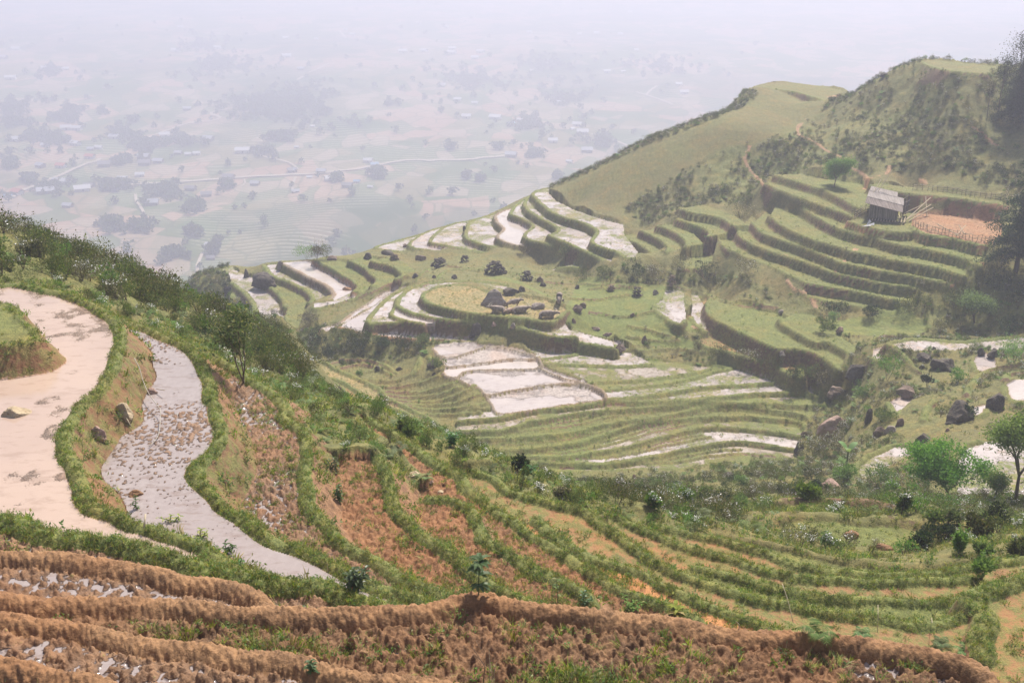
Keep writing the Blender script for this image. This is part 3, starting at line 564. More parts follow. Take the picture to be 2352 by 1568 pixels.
def ground_material():
    m = mat("ground"); s = NT_(m)
    soil = s.attr("soil", "Color"); g = s.attr("grass"); wet = s.attr("wet"); lush = s.attr("lush")
    nf = s.noise(26, 4, .65); nm = s.noise(3.2, 5, .62); nl = s.noise(.35, 3, .5); nx = s.noise(90, 2, .6)
    v = s.math('ADD', s.math('MULTIPLY', nm, .75), s.math('MULTIPLY', nf, .55))
    soil2 = s.mix(s.ramp(v, .42, .85), s.mix(1.0, soil, (.46, .42, .40), 'MULTIPLY'), s.mix(1.0, soil, (1.38, 1.34, 1.28), 'MULTIPLY'))
    soil2 = s.mix(s.ramp(nl, .45, .62, 0, .35), soil2, s.mix(1.0, soil, (1.1, .82, .62), 'MULTIPLY'))
    # bare patches between the grass
    cover = s.math('ADD', g, s.math('MULTIPLY', s.math('SUBTRACT', s.math('ADD', s.math('MULTIPLY', nm, .8), s.math('MULTIPLY', nf, .5)), .66), 1.5))
    cover = s.math('SUBTRACT', cover, s.ramp(wet, -.02, .07, 0, .42)); gf = s.ramp(cover, .40, .62)
    c1 = s.mix(lush, (.20, .158, .060), (.195, .220, .052)); c2 = s.mix(lush, (.085, .085, .030), (.075, .115, .028)); c3 = s.mix(lush, (.34, .28, .14), (.29, .31, .10))
    gc = s.mix(s.ramp(nf, .36, .62), c2, c1); gc = s.mix(s.ramp(nx, .56, .74), gc, c3); nb = s.noise(1.1, 6, .72)
    gc = s.mix(s.ramp(nm, .40, .62, .55, 0), gc, s.mix(1.0, gc, (.55, .58, .55), 'MULTIPLY')); gc = s.mix(s.ramp(nb, .52, .66, 0, .6), gc, s.mix(1.0, gc, (1.55, 1.35, 1.3), 'MULTIPLY')); gc = s.mix(s.ramp(nb, .36, .46, .6, 0), gc, s.mix(1.0, gc, (.62, .66, .6), 'MULTIPLY'))
    gc = s.mix(s.ramp(nl, .42, .66, 0, .55), gc, s.mix(1.0, gc, (1.28, 1.0, .85), 'MULTIPLY'))
    col = s.mix(gf, soil2, gc)
    # water; sky glare is partly put into its pale muddy colour
    wn_ = s.math('ADD', wet, s.math('MULTIPLY', s.math('SUBTRACT', nf, .5), .05))
    wn_ = s.math('ADD', wn_, s.math('MULTIPLY', s.math('MULTIPLY', s.ramp(g, .1, .4), s.math('SUBTRACT', s.noise(1.7, 4, .7), .53)), .55)); wf = s.ramp(wn_, -.006, .010); wf = s.math('MULTIPLY', wf, s.math('MULTIPLY_ADD', gf, -.92, 1.0)); damp = s.ramp(wn_, -.09, .0, 0, .45)
    damp = s.math('MULTIPLY', damp, s.math('SUBTRACT', 1, gf))
    col = s.mix(damp, col, s.mix(1.0, col, (.5, .47, .46), 'MULTIPLY'))
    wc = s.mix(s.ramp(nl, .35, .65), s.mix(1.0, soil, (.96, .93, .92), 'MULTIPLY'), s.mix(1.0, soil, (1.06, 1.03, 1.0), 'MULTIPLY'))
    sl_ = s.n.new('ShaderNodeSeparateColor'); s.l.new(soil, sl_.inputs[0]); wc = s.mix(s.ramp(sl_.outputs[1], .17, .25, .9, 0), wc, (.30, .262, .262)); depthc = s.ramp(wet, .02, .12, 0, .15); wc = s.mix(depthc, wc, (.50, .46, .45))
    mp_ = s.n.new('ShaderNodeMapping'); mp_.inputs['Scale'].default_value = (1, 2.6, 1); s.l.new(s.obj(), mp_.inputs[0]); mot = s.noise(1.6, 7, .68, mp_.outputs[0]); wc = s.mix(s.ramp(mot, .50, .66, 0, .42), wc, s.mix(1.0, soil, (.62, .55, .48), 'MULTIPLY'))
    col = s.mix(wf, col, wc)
    s.l.new(col, s.b.inputs["Base Color"])
    rough = s.math('MULTIPLY_ADD', wf, -.80, .90); rough = s.math('MULTIPLY_ADD', s.math('MULTIPLY', damp, s.math('SUBTRACT', 1, wf)), -.6, rough, clamp=True)
    s.l.new(rough, s.b.inputs["Roughness"])
    s.b.inputs["Specular IOR Level"].default_value = .5
    hgt = s.math('ADD', s.math('MULTIPLY', nf, .022), s.math('MULTIPLY', nx, .005)); hgt = s.math('ADD', hgt, s.math('MULTIPLY', nm, .08))
    dry = s.math('SUBTRACT', 1, wf); hgt = s.math('MULTIPLY', hgt, s.math('ADD', dry, .012))
    s.l.new(s.bump(hgt, .9, 1.0), s.b.inputs["Normal"])
    return m
M_GROUND = ground_material()

def mesh_obj(name, verts, faces, m=None, parent=None, smooth=False, mats=None):
    """verts (N,3), faces: (M,3|4) array or list"""
    me = bpy.data.meshes.new(name); verts = np.asarray(verts, np.float32)
    if isinstance(faces, np.ndarray):
        k = faces.shape[1]; me.vertices.add(len(verts)); me.vertices.foreach_set("co", verts.ravel())
        me.loops.add(faces.size); me.loops.foreach_set("vertex_index", faces.ravel().astype(np.int32))
        me.polygons.add(len(faces)); me.polygons.foreach_set("loop_start", np.arange(0, faces.size, k, dtype=np.int32)); me.polygons.foreach_set("loop_total", np.full(len(faces), k, np.int32))
    else: me.from_pydata([tuple(map(float, v)) for v in verts], [], [tuple(map(int, f)) for f in faces])
    me.update(calc_edges=True)
    if smooth: me.shade_smooth()
    else: me.shade_flat()
    for q in (mats or ([m] if m else [])): me.materials.append(q)
    o = bpy.data.objects.new(name, me); COL.objects.link(o)
    if parent: o.parent = parent
    return o
def tag(o, label=None, cat=None, group=None, kind=None):
    if label: o["label"] = label
    if cat: o["category"] = cat
    if group: o["group"] = group
    if kind: o["kind"] = kind
    return o
def thing(name, label, cat, loc=(0, 0, 0), rz=0, group=None, scale=1):
    o = bpy.data.objects.new(name, None); COL.objects.link(o); o.location = loc; o.rotation_euler = (0, 0, rz); o.empty_display_size = .2
    o.scale = (scale,) * 3
    return tag(o, label, cat, group)

# ------------------------------------------------------------------ the ground, the water standing in it and the earth banks, cut from one sheet
print('mesh')
LUV = LU + fbm(X, Y, .15, 2, 3) * .5
V = np.stack([X.ravel(), Y.ravel(), Hfin.ravel()], 1).astype(np.float32)
ii, jj = np.meshgrid(np.arange(NT - 1, dtype=np.int32), np.arange(NS - 1, dtype=np.int32), indexing='ij')
v00 = (ii * NS + jj).ravel(); FACES = np.stack([v00, v00 + NS, v00 + NS + 1, v00 + 1], 1); del ii, jj
wf_ = (wet.ravel() > 0)[FACES].sum(1) >= 3
bo = BID.ravel()[FACES]; own = bo.max(1); own[(bo > 0).sum(1) < 3] = 0
SOILV = np.concatenate([soilc[C.ravel()], np.ones((NT * NS, 1), np.float32)], 1)
gv = G.ravel().astype(np.float32); wv_ = wet.ravel().astype(np.float32); lv_ = LUV.ravel().astype(np.float32)
def cut(name, mask):
    f = FACES[mask]; u, inv = np.unique(f, return_inverse=True); f = inv.reshape(f.shape)
    o = mesh_obj(name, V[u], f, M_GROUND, smooth=True); me = o.data
    for n, arr, tp, at in (("soil", SOILV[u], 'FLOAT_COLOR', "color"), ("grass", gv[u], 'FLOAT', "value"), ("wet", wv_[u], 'FLOAT', "value"), ("lush", lv_[u], 'FLOAT', "value")):
        a = me.attributes.new(n, tp, 'POINT'); a.data.foreach_set(at, np.ascontiguousarray(arr, np.float32).ravel())
    return o
wf_ &= own == 0
tag(cut('terraced_hillside', ~wf_ & (own == 0)), 'green and brown terraced hillside with rice fields', None, kind='structure')
tag(cut('paddy_water', wf_), 'pale muddy water standing in the rice fields', None, kind='structure')
for n_, lab in enumerate(BUNDS):
    mk = own == n_ + 1
    if mk.sum() > 50: tag(cut('earth_bank', mk), lab, 'bank', 'earth banks between the near fields')

# ------------------------------------------------------------------ the valley
VR = [230, 500, 700, 1000, 1500, 2200, 3000, 4500, 7000]; VZ = [-216, -212, -205, -192, -155, -115, -85, -20, 30]
def vz(x, y):
    r = np.hypot(x, y); return np.interp(r, VR, VZ) + fbm(x, y, .004, 3, 3) * 22 * np.clip((r - 200) / 600, 0, 1)
vt = np.linspace(math.radians(-46), math.radians(46), 460); vs = np.exp(np.linspace(math.log(230), math.log(7000), 620))
VX = np.sin(vt)[:, None] * vs; VY = np.cos(vt)[:, None] * vs; VH = vz(VX, VY)
ii, jj = np.meshgrid(np.arange(459), np.arange(619), indexing='ij'); v00 = (ii * 620 + jj).ravel()
def valley_material():
    m = mat("valley"); s = NT_(m); o = s.obj()
    mp = s.n.new("ShaderNodeMapping"); mp.inputs["Scale"].default_value = (1, .75, 0); s.l.new(o, mp.inputs[0])
    wn_ = s.n.new("ShaderNodeTexNoise"); wn_.inputs["Scale"].default_value = .012; wn_.inputs["Detail"].default_value = 2; s.l.new(mp.outputs[0], wn_.inputs["Vector"])
    va = s.n.new("ShaderNodeVectorMath"); va.operation = 'MULTIPLY_ADD'; s.l.new(wn_.outputs["Color"], va.inputs[0]); va.inputs[1].default_value = (26, 26, 0); s.l.new(mp.outputs[0], va.inputs[2])
    def vor(scale, feat='F1', out="Color"):
        n = s.n.new("ShaderNodeTexVoronoi"); n.feature = feat; n.inputs["Scale"].default_value = scale; s.l.new(va.outputs[0], n.inputs["Vector"]); return n.outputs[out]
    sep = s.n.new("ShaderNodeSeparateColor"); s.l.new(vor(.016), sep.inputs[0])
    sep2 = s.n.new("ShaderNodeSeparateColor"); s.l.new(vor(.04), sep2.inputs[0])
    c = s.mix(s.ramp(sep.outputs[0], .35, .40), (.11, .14, .05), (.19, .17, .08))
    c = s.mix(s.ramp(sep.outputs[1], .56, .60), c, (.33, .22, .15))
    c = s.mix(s.ramp(sep2.outputs[0], .72, .76, 0, .8), c, (.30, .24, .17))
    c = s.mix(s.ramp(sep2.outputs[1], .75, .78, 0, .8), c, (.08, .13, .04))
    c = s.mix(s.ramp(s.noise(.0045, 4), .52, .58), c, s.mix(1.0, c, (.5, .62, .5), 'MULTIPLY'))
    # terrace lines following the slope
    w = s.n.new("ShaderNodeTexNoise"); w.inputs["Scale"].default_value = .0035; w.inputs["Detail"].default_value = 2; s.l.new(mp.outputs[0], w.inputs["Vector"])
    spy = s.n.new("ShaderNodeSeparateXYZ"); s.l.new(o, spy.inputs[0])
    ph = s.math('MULTIPLY_ADD', w.outputs["Fac"], 210, s.math('MULTIPLY', spy.outputs[1], .85)); st = s.math('SINE', ph)
    line = s.ramp(st, .35, .95); msk = s.math('MULTIPLY', s.ramp(s.noise(.008, 2), .44, .50), s.ramp(spy.outputs[1], 900, 2000, 1, 0))
    c = s.mix(s.math('MULTIPLY', line, s.math('MULTIPLY', msk, .55)), c, (.50, .46, .36))
    ed = vor(.04, 'DISTANCE_TO_EDGE', "Distance"); c = s.mix(s.ramp(ed, .0, .05, .6, 0), c, (.06, .09, .035))
    nn = s.noise(.25, 3); c = s.mix(s.ramp(nn, .45, .7, 0, .5), c, s.mix(1.0, c, (.6, .65, .6), 'MULTIPLY'))
    s.l.new(c, s.b.inputs["Base Color"]); s.b.inputs["Roughness"].default_value = 1; s.b.inputs["Specular IOR Level"].default_value = 0
    return m
valley = mesh_obj('valley_floor', np.stack([VX.ravel(), VY.ravel(), VH.ravel()], 1), np.stack([v00, v00 + 620, v00 + 621, v00 + 1], 1), valley_material(), smooth=True)
tag(valley, 'hazy valley floor with patchwork fields', None, kind='structure')
def vhit(u, v):
    d = ray((u, v))[0]; r = np.arange(560.0, 6500, 4); h = math.hypot(d[0], d[1]); x = d[0] / h * r; y = d[1] / h * r
    w = np.nonzero(vz(x, y) >= r * d[2] / h)[0]; k = w[0] if len(w) else len(r) - 1
    return np.array([x[k], y[k], vz(x[k], y[k])])

# ------------------------------------------------------------------ haze
def haze_box():
    x, y0, y1, z0, z1 = 5400, -300, 7100, -330, 75
    v = [(-x, y0, z0), (x, y0, z0), (x, y1, z0), (-x, y1, z0), (-x, y0, z1), (x, y0, z1), (x, y1, z1), (-x, y1, z1)]
    f = [(0, 3, 2, 1), (4, 5, 6, 7), (0, 1, 5, 4), (1, 2, 6, 5), (2, 3, 7, 6), (3, 0, 4, 7)]
    m = bpy.data.materials.new("haze"); m.use_nodes = True; t = m.node_tree; t.nodes.remove(t.nodes["Principled BSDF"])
    pv = t.nodes.new("ShaderNodeVolumePrincipled"); pv.inputs["Color"].default_value = (.76, .795, 1.0, 1); pv.inputs["Density"].default_value = .00108; pv.inputs["Anisotropy"].default_value = .25
    t.links.new(pv.outputs[0], t.nodes["Material Output"].inputs["Volume"])
    tag(mesh_obj('haze', v, f, m), 'pale blue haze filling the valley', None, kind='stuff')
haze_box()

# ------------------------------------------------------------------ leaves, grass, shrubs
print('plants')
def leaf_material(name, c1, c2, c3=None, rough=.6, trans=.4, vary=.35):
    m = mat(name, c1, rough, .2); s = NT_(m)
    oi = s.n.new("ShaderNodeObjectInfo").outputs["Random"]; rnd = s.geo("Random Per Island")
    c = s.mix(s.ramp(rnd, .1, .9), c1, c2)
    if c3: c = s.mix(s.ramp(rnd, .86, .9), c, c3)
    h = s.n.new("ShaderNodeHueSaturation"); s.l.new(c, h.inputs["Color"])
    s.l.new(s.math('MULTIPLY_ADD', oi, .05, .475), h.inputs["Hue"]); s.l.new(s.math('MULTIPLY_ADD', oi, vary * 2, 1 - vary), h.inputs["Value"])
    s.l.new(s.math('MULTIPLY_ADD', s.math('FRACT', s.math('MULTIPLY', oi, 7.3)), .4, .75), h.inputs["Saturation"])
    c = h.outputs[0]; s.l.new(c, s.b.inputs["Base Color"])
    tr = s.n.new("ShaderNodeBsdfTranslucent"); s.l.new(s.mix(1.0, c, (1.2, 1.25, .7), 'MULTIPLY'), tr.inputs[0])
    mx = s.n.new("ShaderNodeMixShader"); mx.inputs[0].default_value = trans
    out = s.n["Material Output"]; s.l.new(s.b.outputs[0], mx.inputs[1]); s.l.new(tr.outputs[0], mx.inputs[2]); s.l.new(mx.outputs[0], out.inputs[0])
    return m
M_GRASS = leaf_material("grass_blade", (.18, .225, .042), (.30, .325, .085), (.45, .38, .18))
M_WEED = leaf_material("weed_leaf", (.085, .15, .035), (.16, .24, .07), (.26, .26, .11))
M_SHRUB = leaf_material("shrub_leaf", (.055, .080, .026), (.135, .155, .052), (.23, .20, .09), vary=.35)
M_GREY = leaf_material("grey_shrub_leaf", (.10, .10, .055), (.19, .17, .11), (.42, .37, .36), vary=.3)
M_FERN = leaf_material("fern_leaf", (.09, .155, .035), (.18, .25, .075), None, vary=.3)
M_DARK = leaf_material("dark_leaf", (.018, .034, .016), (.045, .07, .030), None, vary=.25)
M_BRIGHT = leaf_material("bright_leaf", (.09, .20, .033), (.19, .33, .07), None, vary=.1, trans=.5)
M_PALEGR = leaf_material("pale_leaf", (.14, .23, .085), (.24, .34, .15), None, vary=.12)
M_BARK = mat("bark", (.14, .11, .085), .9); M_TWIG = mat("dry_twig", (.42, .36, .27), .8); M_FLOWER = mat("white_flower", (.80, .79, .78), .7); M_STEM = mat("green_stem", (.10, .13, .04), .7)
M_RED = mat("red_leaf", (.55, .10, .04), .6)

def leaves(P, size, asp=.5, up=.5, seedr=None, D=None, bend=.0):
    """one small folded leaf per point; returns verts, quads"""
    r = seedr or rng; P = np.asarray(P, float); n = len(P)
    d = r.normal(size=(n, 3)) if D is None else np.asarray(D, float) + r.normal(size=(n, 3)) * .35
    d[:, 2] += up; d /= np.linalg.norm(d, axis=1)[:, None] + 1e-9
    q = r.normal(size=(n, 3)); s_ = np.cross(d, q); s_ /= np.linalg.norm(s_, axis=1)[:, None] + 1e-9
    L = (np.asarray(size) * (.6 + .8 * r.random(n)))[:, None]; w = L * asp * .5
    nrm = np.cross(d, s_)
    a = P; b = P + d * L * .45 + s_ * w - nrm * L * .06; c = P + d * L - np.array([0, 0, 1]) * L * bend; e = P + d * L * .45 - s_ * w - nrm * L * .06
    v = np.stack([a, b, c, e], 1).reshape(-1, 3); f = np.arange(4 * n).reshape(n, 4)
    return v, f
def blades(n, R, hgt, w, lean=.5, r=None):
    r = r or rng; a = r.random(n) * 6.283; q = np.sqrt(r.random(n)) * R
    P = np.stack([np.cos(a) * q, np.sin(a) * q, np.zeros(n) - .01], 1); l = np.stack([np.cos(a + r.normal(size=n) * .8), np.sin(a + r.normal(size=n) * .8), np.zeros(n)], 1) * (lean * (.2 + r.random(n)))[:, None]
    h = hgt * (.5 + .7 * r.random(n))[:, None]; s_ = np.stack([-np.sin(a + 1), np.cos(a + 1), np.zeros(n)], 1) * w * .5
    m = P + l * h * .4 + np.array([0, 0, 1]) * h * .6; t = P + l * h * 1.1 + np.array([0, 0, 1]) * h * .95
    v = np.stack([P - s_, P + s_, m + s_ * .8, m - s_ * .8, t + s_ * .1, t - s_ * .1], 1).reshape(-1, 3)
    b = np.arange(n)[:, None] * 6; f = np.vstack([b + [0, 1, 2, 3], b + [3, 2, 4, 5]])
    return v, f
class MB:
    """collects pieces with material slots into one mesh"""
    def __init__(s): s.v = []; s.f = []; s.mi = []; s.n = 0; s.mats = []
    def add(s, v, f, m):
        if m not in s.mats: s.mats.append(m)
        v = np.asarray(v, float); s.v.append(v); k = s.mats.index(m)
        for q in f: s.f.append([int(a) + s.n for a in q]); s.mi.append(k)
        s.n += len(v); return s
    def tube(s, pts, rad, m, k=6):
        pts = np.asarray(pts, float); rad = np.broadcast_to(rad, len(pts)); v = []; f = []
        for n in range(len(pts)):
            d = pts[min(n + 1, len(pts) - 1)] - pts[max(n - 1, 0)]; d = d / (np.linalg.norm(d) + 1e-9)
            a = np.cross(d, (0, 0, 1)) if abs(d[2]) < .9 else np.cross(d, (1, 0, 0)); a /= np.linalg.norm(a); b = np.cross(d, a)
            for q in range(k):
                t = 6.2832 * q / k; v.append(pts[n] + (a * math.cos(t) + b * math.sin(t)) * rad[n])
        for n in range(len(pts) - 1):
            for q in range(k): f.append((n * k + q, n * k + (q + 1) % k, (n + 1) * k + (q + 1) % k, (n + 1) * k + q))
        f.append(tuple(range(k))[::-1]); f.append(tuple((len(pts) - 1) * k + q for q in range(k)))
        return s.add(v, f, m)
    def box(s, c, size, m, rot=None, top=1.0):
        c = np.array(c, float); x, y, z = np.array(size, float) / 2
        v = np.array([(-x, -y, -z), (x, -y, -z), (x, y, -z), (-x, y, -z), (-x * top, -y * top, z), (x * top, -y * top, z), (x * top, y * top, z), (-x * top, y * top, z)])
        if rot is not None: v = v @ np.array(rot).T
        return s.add(v + c, [(0, 3, 2, 1), (4, 5, 6, 7), (0, 1, 5, 4), (1, 2, 6, 5), (2, 3, 7, 6), (3, 0, 4, 7)], m)
    def mesh(s, name, smooth=False):
        me = bpy.data.meshes.new(name); v = np.vstack(s.v)
        if all(len(q) == 4 for q in s.f):
            f = np.array(s.f, np.int32); me.vertices.add(len(v)); me.vertices.foreach_set("co", v.astype(np.float32).ravel()); me.loops.add(f.size); me.loops.foreach_set("vertex_index", f.ravel())
            me.polygons.add(len(f)); me.polygons.foreach_set("loop_start", np.arange(0, f.size, 4, dtype=np.int32)); me.polygons.foreach_set("loop_total", np.full(len(f), 4, np.int32)); me.update(calc_edges=True)
        else: me.from_pydata([tuple(q) for q in v], [], s.f)
        for m in s.mats: me.materials.append(m)
        me.polygons.foreach_set("material_index", np.array(s.mi, np.int32))
        if smooth: me.shade_smooth()
        else: me.shade_flat()
        me.update(); return me
    def obj(s, name, parent=None, smooth=False):
        o = bpy.data.objects.new(name, s.mesh(name, smooth)); COL.objects.link(o)
        if parent: o.parent = parent
        return o

def lobes(n, R, Hh, r, k=7):
    """points on the leafy surface of an uneven bush"""
    c = np.stack([r.normal(size=k) * R * .42, r.normal(size=k) * R * .42, Hh * (.3 + .45 * r.random(k))], 1); rad = R * (.32 + .35 * r.random(k))
    w = r.integers(0, k, n); d = r.normal(size=(n, 3)); d /= np.linalg.norm(d, axis=1)[:, None]
    q = c[w] + d * (rad[w] * (.55 + .5 * r.random(n) ** .5))[:, None] * np.array([1, 1, .8]); q[:, 2] = np.abs(q[:, 2]) + .02
    return q, d
def shrub_mesh(name, R=.6, Hh=.9, n=420, size=.09, m=M_SHRUB, seed=0, flowers=0, asp=.5, spikes=0):
    r = np.random.default_rng(seed); mb = MB(); q, d = lobes(n, R, Hh, r); v, f = leaves(q, size, asp, .6, r, d); mb.add(v, f, m)
    if spikes:                                   # shoots standing out of the bush
        for _ in range(spikes):
            b = q[r.integers(n)]; t = b + np.array([r.normal() * .12, r.normal() * .12, .3 + .3 * r.random()]) * (Hh / .9)
            k = 9; p = b + (t - b) * np.linspace(0, 1, k)[:, None]; v, f = leaves(p, size * .9, asp, .7, r); mb.add(v, f, m)
    if flowers:
        top = q[q[:, 2] > np.quantile(q[:, 2], .6)]; c = top[r.integers(len(top), size=flowers)] + np.array([0, 0, size * .8]); c = np.repeat(c, 3, 0) + r.normal(size=(flowers * 3, 3)) * .035
        v, f = leaves(c, .055, 1.0, .3, r); mb.add(v, f, M_FLOWER)
    for _ in range(4):
        a = r.random() * 6.28; mb.tube([(0, 0, -.1), (math.cos(a) * R * .25, math.sin(a) * R * .25, Hh * .35), (math.cos(a) * R * .45, math.sin(a) * R * .45, Hh * .7)], [.02, .014, .006], M_BARK, 4)
    return mb.mesh(name)
def fern_mesh(name, seed, n=9, L=.8, m=None):
    r = np.random.default_rng(seed); mb = MB(); m = m or M_FERN
    for q in range(n):
        a = q / n * 6.283 + r.normal() * .3; l = L * (.7 + .5 * r.random()); t = np.linspace(0, 1, 13)
        p = np.stack([np.cos(a) * l * t * .8, np.sin(a) * l * t * .8, l * (.9 * t - .75 * t * t)], 1); side = np.array([-math.sin(a), math.cos(a), 0])
        for sg in (1, -1):
            w = (l * .26 * np.sin(np.pi * np.clip(t * .9 + .1, 0, 1)))[:, None]; fw = np.array([math.cos(a), math.sin(a), 0]) * l * .035
            A_ = p - fw; B_ = p + fw; Cc = p + side * sg * w + fw * 1.5 - np.array([0, 0, .03]); v = np.stack([A_, B_, Cc + fw * .2, Cc - fw * .2], 1).reshape(-1, 3)
            mb.add(v, np.arange(52).reshape(13, 4), m)
    return mb.mesh(name)
def tuft_mesh(name, seed, n=14, R=.06, h=.14, w=.012, m=None, weeds=0):
    r = np.random.default_rng(seed); mb = MB(); v, f = blades(n, R, h, w, .8, r); mb.add(v, f, m or M_GRASS)
    if weeds:
        q = np.stack([r.normal(size=weeds) * R * .8, r.normal(size=weeds) * R * .8, r.random(weeds) * h * .8], 1); v, f = leaves(q, .05, .55, .5, r); mb.add(v, f, M_WEED)
    return mb.mesh(name)

def scatter_group(coll):
    g = bpy.data.node_groups.new("scatter", 'GeometryNodeTree')
    g.interface.new_socket("Geometry", in_out='INPUT', socket_type='NodeSocketGeometry'); g.interface.new_socket("Geometry", in_out='OUTPUT', socket_type='NodeSocketGeometry')
    N = g.nodes; i = N.new("NodeGroupInput"); o = N.new("NodeGroupOutput"); ins = N.new("GeometryNodeInstanceOnPoints"); ci = N.new("GeometryNodeCollectionInfo")
    ci.inputs["Collection"].default_value = coll; ci.inputs["Separate Children"].default_value = True; ci.inputs["Reset Children"].default_value = True
    def na(n, t):
        q = N.new("GeometryNodeInputNamedAttribute"); q.data_type = t; q.inputs["Name"].default_value = n; return q.outputs["Attribute"]
    ins.inputs["Pick Instance"].default_value = True
    g.links.new(i.outputs[0], ins.inputs["Points"]); g.links.new(ci.outputs[0], ins.inputs["Instance"]); g.links.new(na("idx", 'INT'), ins.inputs["Instance Index"])
    er = N.new("FunctionNodeEulerToRotation"); g.links.new(na("rot", 'FLOAT_VECTOR'), er.inputs[0]); g.links.new(er.outputs[0], ins.inputs["Rotation"])
    g.links.new(na("scl", 'FLOAT'), ins.inputs["Scale"]); g.links.new(ins.outputs[0], o.inputs[0]); return g
def scatter(name, P, scl, templates, label, tilt=.15, idx=None):
    P = np.asarray(P, np.float32); n = len(P)
    if n == 0: return
    coll = bpy.data.collections.new(name + "_kinds")
    for k, me in enumerate(templates):
        o = bpy.data.objects.new("%s_kind_%02d" % (name, k), me); coll.objects.link(o)
    me = bpy.data.meshes.new(name); me.vertices.add(n); me.vertices.foreach_set("co", P.ravel())
    rot = np.stack([rng.normal(size=n) * tilt, rng.normal(size=n) * tilt, rng.random(n) * 6.283], 1).astype(np.float32)
    a = me.attributes.new("idx", 'INT', 'POINT'); a.data.foreach_set("value", (rng.integers(0, len(templates), n) if idx is None else idx).astype(np.int32))
    a = me.attributes.new("rot", 'FLOAT_VECTOR', 'POINT'); a.data.foreach_set("vector", rot.ravel())
    a = me.attributes.new("scl", 'FLOAT', 'POINT'); a.data.foreach_set("value", np.broadcast_to(scl, n).astype(np.float32))
    o = bpy.data.objects.new(name, me); COL.objects.link(o); md = o.modifiers.new("scatter", 'NODES'); md.node_group = scatter_group(coll)
    return tag(o, label, None, kind='stuff')
AREA = (R2D * R2D * (ths[1] - ths[0]) * (ss[1] - ss[0]))
SEEN = np.zeros((NT, NS), bool)              # what the slope in front does not hide (saves planting the far sides)
sl = Hfin / R2D; run = np.maximum.accumulate(sl, axis=1); SEEN = sl > run - .035; del sl, run
def pick(mask, dens):
    """random points of the masked ground, dens per square metre (number or array)"""
    pr = AREA * dens * mask * SEEN; k = rng.random((NT, NS)) < pr; i, j = np.nonzero(k)
    fx = np.clip(i + rng.random(len(i)) - .5, 0, NT - 1.01); fy = np.clip(j + rng.random(len(j)) - .5, 0, NS - 1.01)
    th = TH0 + (TH1 - TH0) * fx / (NT - 1); r = np.exp(S0 + (S1 - S0) * fy / (NS - 1))
    return np.stack([np.sin(th) * r, np.cos(th) * r, bil(Hfin, fx, fy)], 1)
def isk(*n): return np.isin(C, [CL[q][0] for q in n])
TF = [tuft_mesh("tuft", 100 + k, 16, .07, .13, .014, weeds=6) for k in range(5)]
TW = [tuft_mesh("weed", 120 + k, 8, .09, .13, .014, weeds=26) for k in range(4)]
near = R2D < 50; bundm = isk('bund') & near
P_ = pick(bundm, np.clip(2600 / R2D, 60, 190) * np.where(vnoise(X, Y, 1.7, 5) > .38, 1, .45)); P_ = P_[(P_[:, 0] ** 2 + P_[:, 1] ** 2) > 0]
rr = np.hypot(P_[:, 0], P_[:, 1]); print('bund tufts', len(P_))
scatter('bank_grass', P_, .34 + .40 * rng.random(len(P_)) + rr * .004, TF + TW, 'short grass and small weeds covering the green earth banks', .35)
patch = vnoise(X, Y, .55, 6) > .52; patch2 = vnoise(X, Y, 1.3, 2) > .60
P_ = pick(isk('slope', 'riser', 'riserearth') & (R2D < 62), np.where(patch, 14, 6)); print('slope tufts', len(P_))
scatter('slope_grass', P_, .9 + .9 * rng.random(len(P_)), TF + TW, 'rough grass and weeds on the slopes between the fields', .3)
P_ = pick(isk('green', 'redgrass', 'yellow') & (R2D < 48), np.where(patch2, 14, 4)); print('field tufts', len(P_))
scatter('field_grass', P_, .5 + .7 * rng.random(len(P_)), TF + TW, 'thin grass growing on the dry fields', .3)
P_ = pick(isk('plough', 'plough2', 'mudwet', 'mudgrass', 'red') & (R2D < 45) & (wet < .01), np.where(patch & patch2, 90, np.where(patch | patch2, 22, 4)) * np.where((X > .5) & (R2D < 12.6), 3.0, 1)); print('mud tufts', len(P_))
scatter('mud_grass', P_, .5 + .6 * rng.random(len(P_)), TF + TW[:2], 'tufts of grass in the ploughed mud', .3)
# shrubs
SH = [shrub_mesh("shrub", .55, .85, 420, .085, M_SHRUB, 10 + k, asp=.42, spikes=10) for k in range(5)]
SG = [shrub_mesh("grey_shrub", .55, .9, 380, .075, M_GREY, 30 + k, spikes=8, flowers=14) for k in range(3)]
SD = [shrub_mesh("dark_shrub", .65, .9, 420, .10, M_DARK, 40 + k) for k in range(2)]
SW = [shrub_mesh("leafy_shrub", .5, .7, 300, .11, M_WEED, 50 + k, spikes=5) for k in range(3)]
FE = [fern_mesh("fern", 60 + k) for k in range(3)]
SF = [shrub_mesh("flowering_shrub", .45, .75, 260, .09, M_WEED, 70 + k, flowers=34) for k in range(2)]
LEFT = isk('shrub') & (X < 0) & (R2D < 80)
P_ = pick(LEFT, 2.1); n = len(P_); fern = (vnoise(P_[:, 0], P_[:, 1], .16, 3) > .56) & (P_[:, 0] < -8); ix = rng.choice(len(SH + SG + SD + SW + FE), n, p=np.array([.13] * 5 + [.06] * 3 + [.02] * 2 + [.03] * 3 + [.013] * 3) / (.65 + .18 + .04 + .09 + .039))
ix[fern] = rng.choice([10, 11, 12, 13, 14, 15], fern.sum()); print('left shrubs', n)
scatter('hillside_shrubs', P_, .65 + .6 * rng.random(n) ** 2, SH + SG + SD + SW + FE, 'dense shrubs and ferns covering the left slope', .15, ix)
RIGHT = isk('shrub') & ~LEFT
cl_ = vnoise(X, Y, .11, 1) * .6 + vnoise(X, Y, .33, 4) * .4
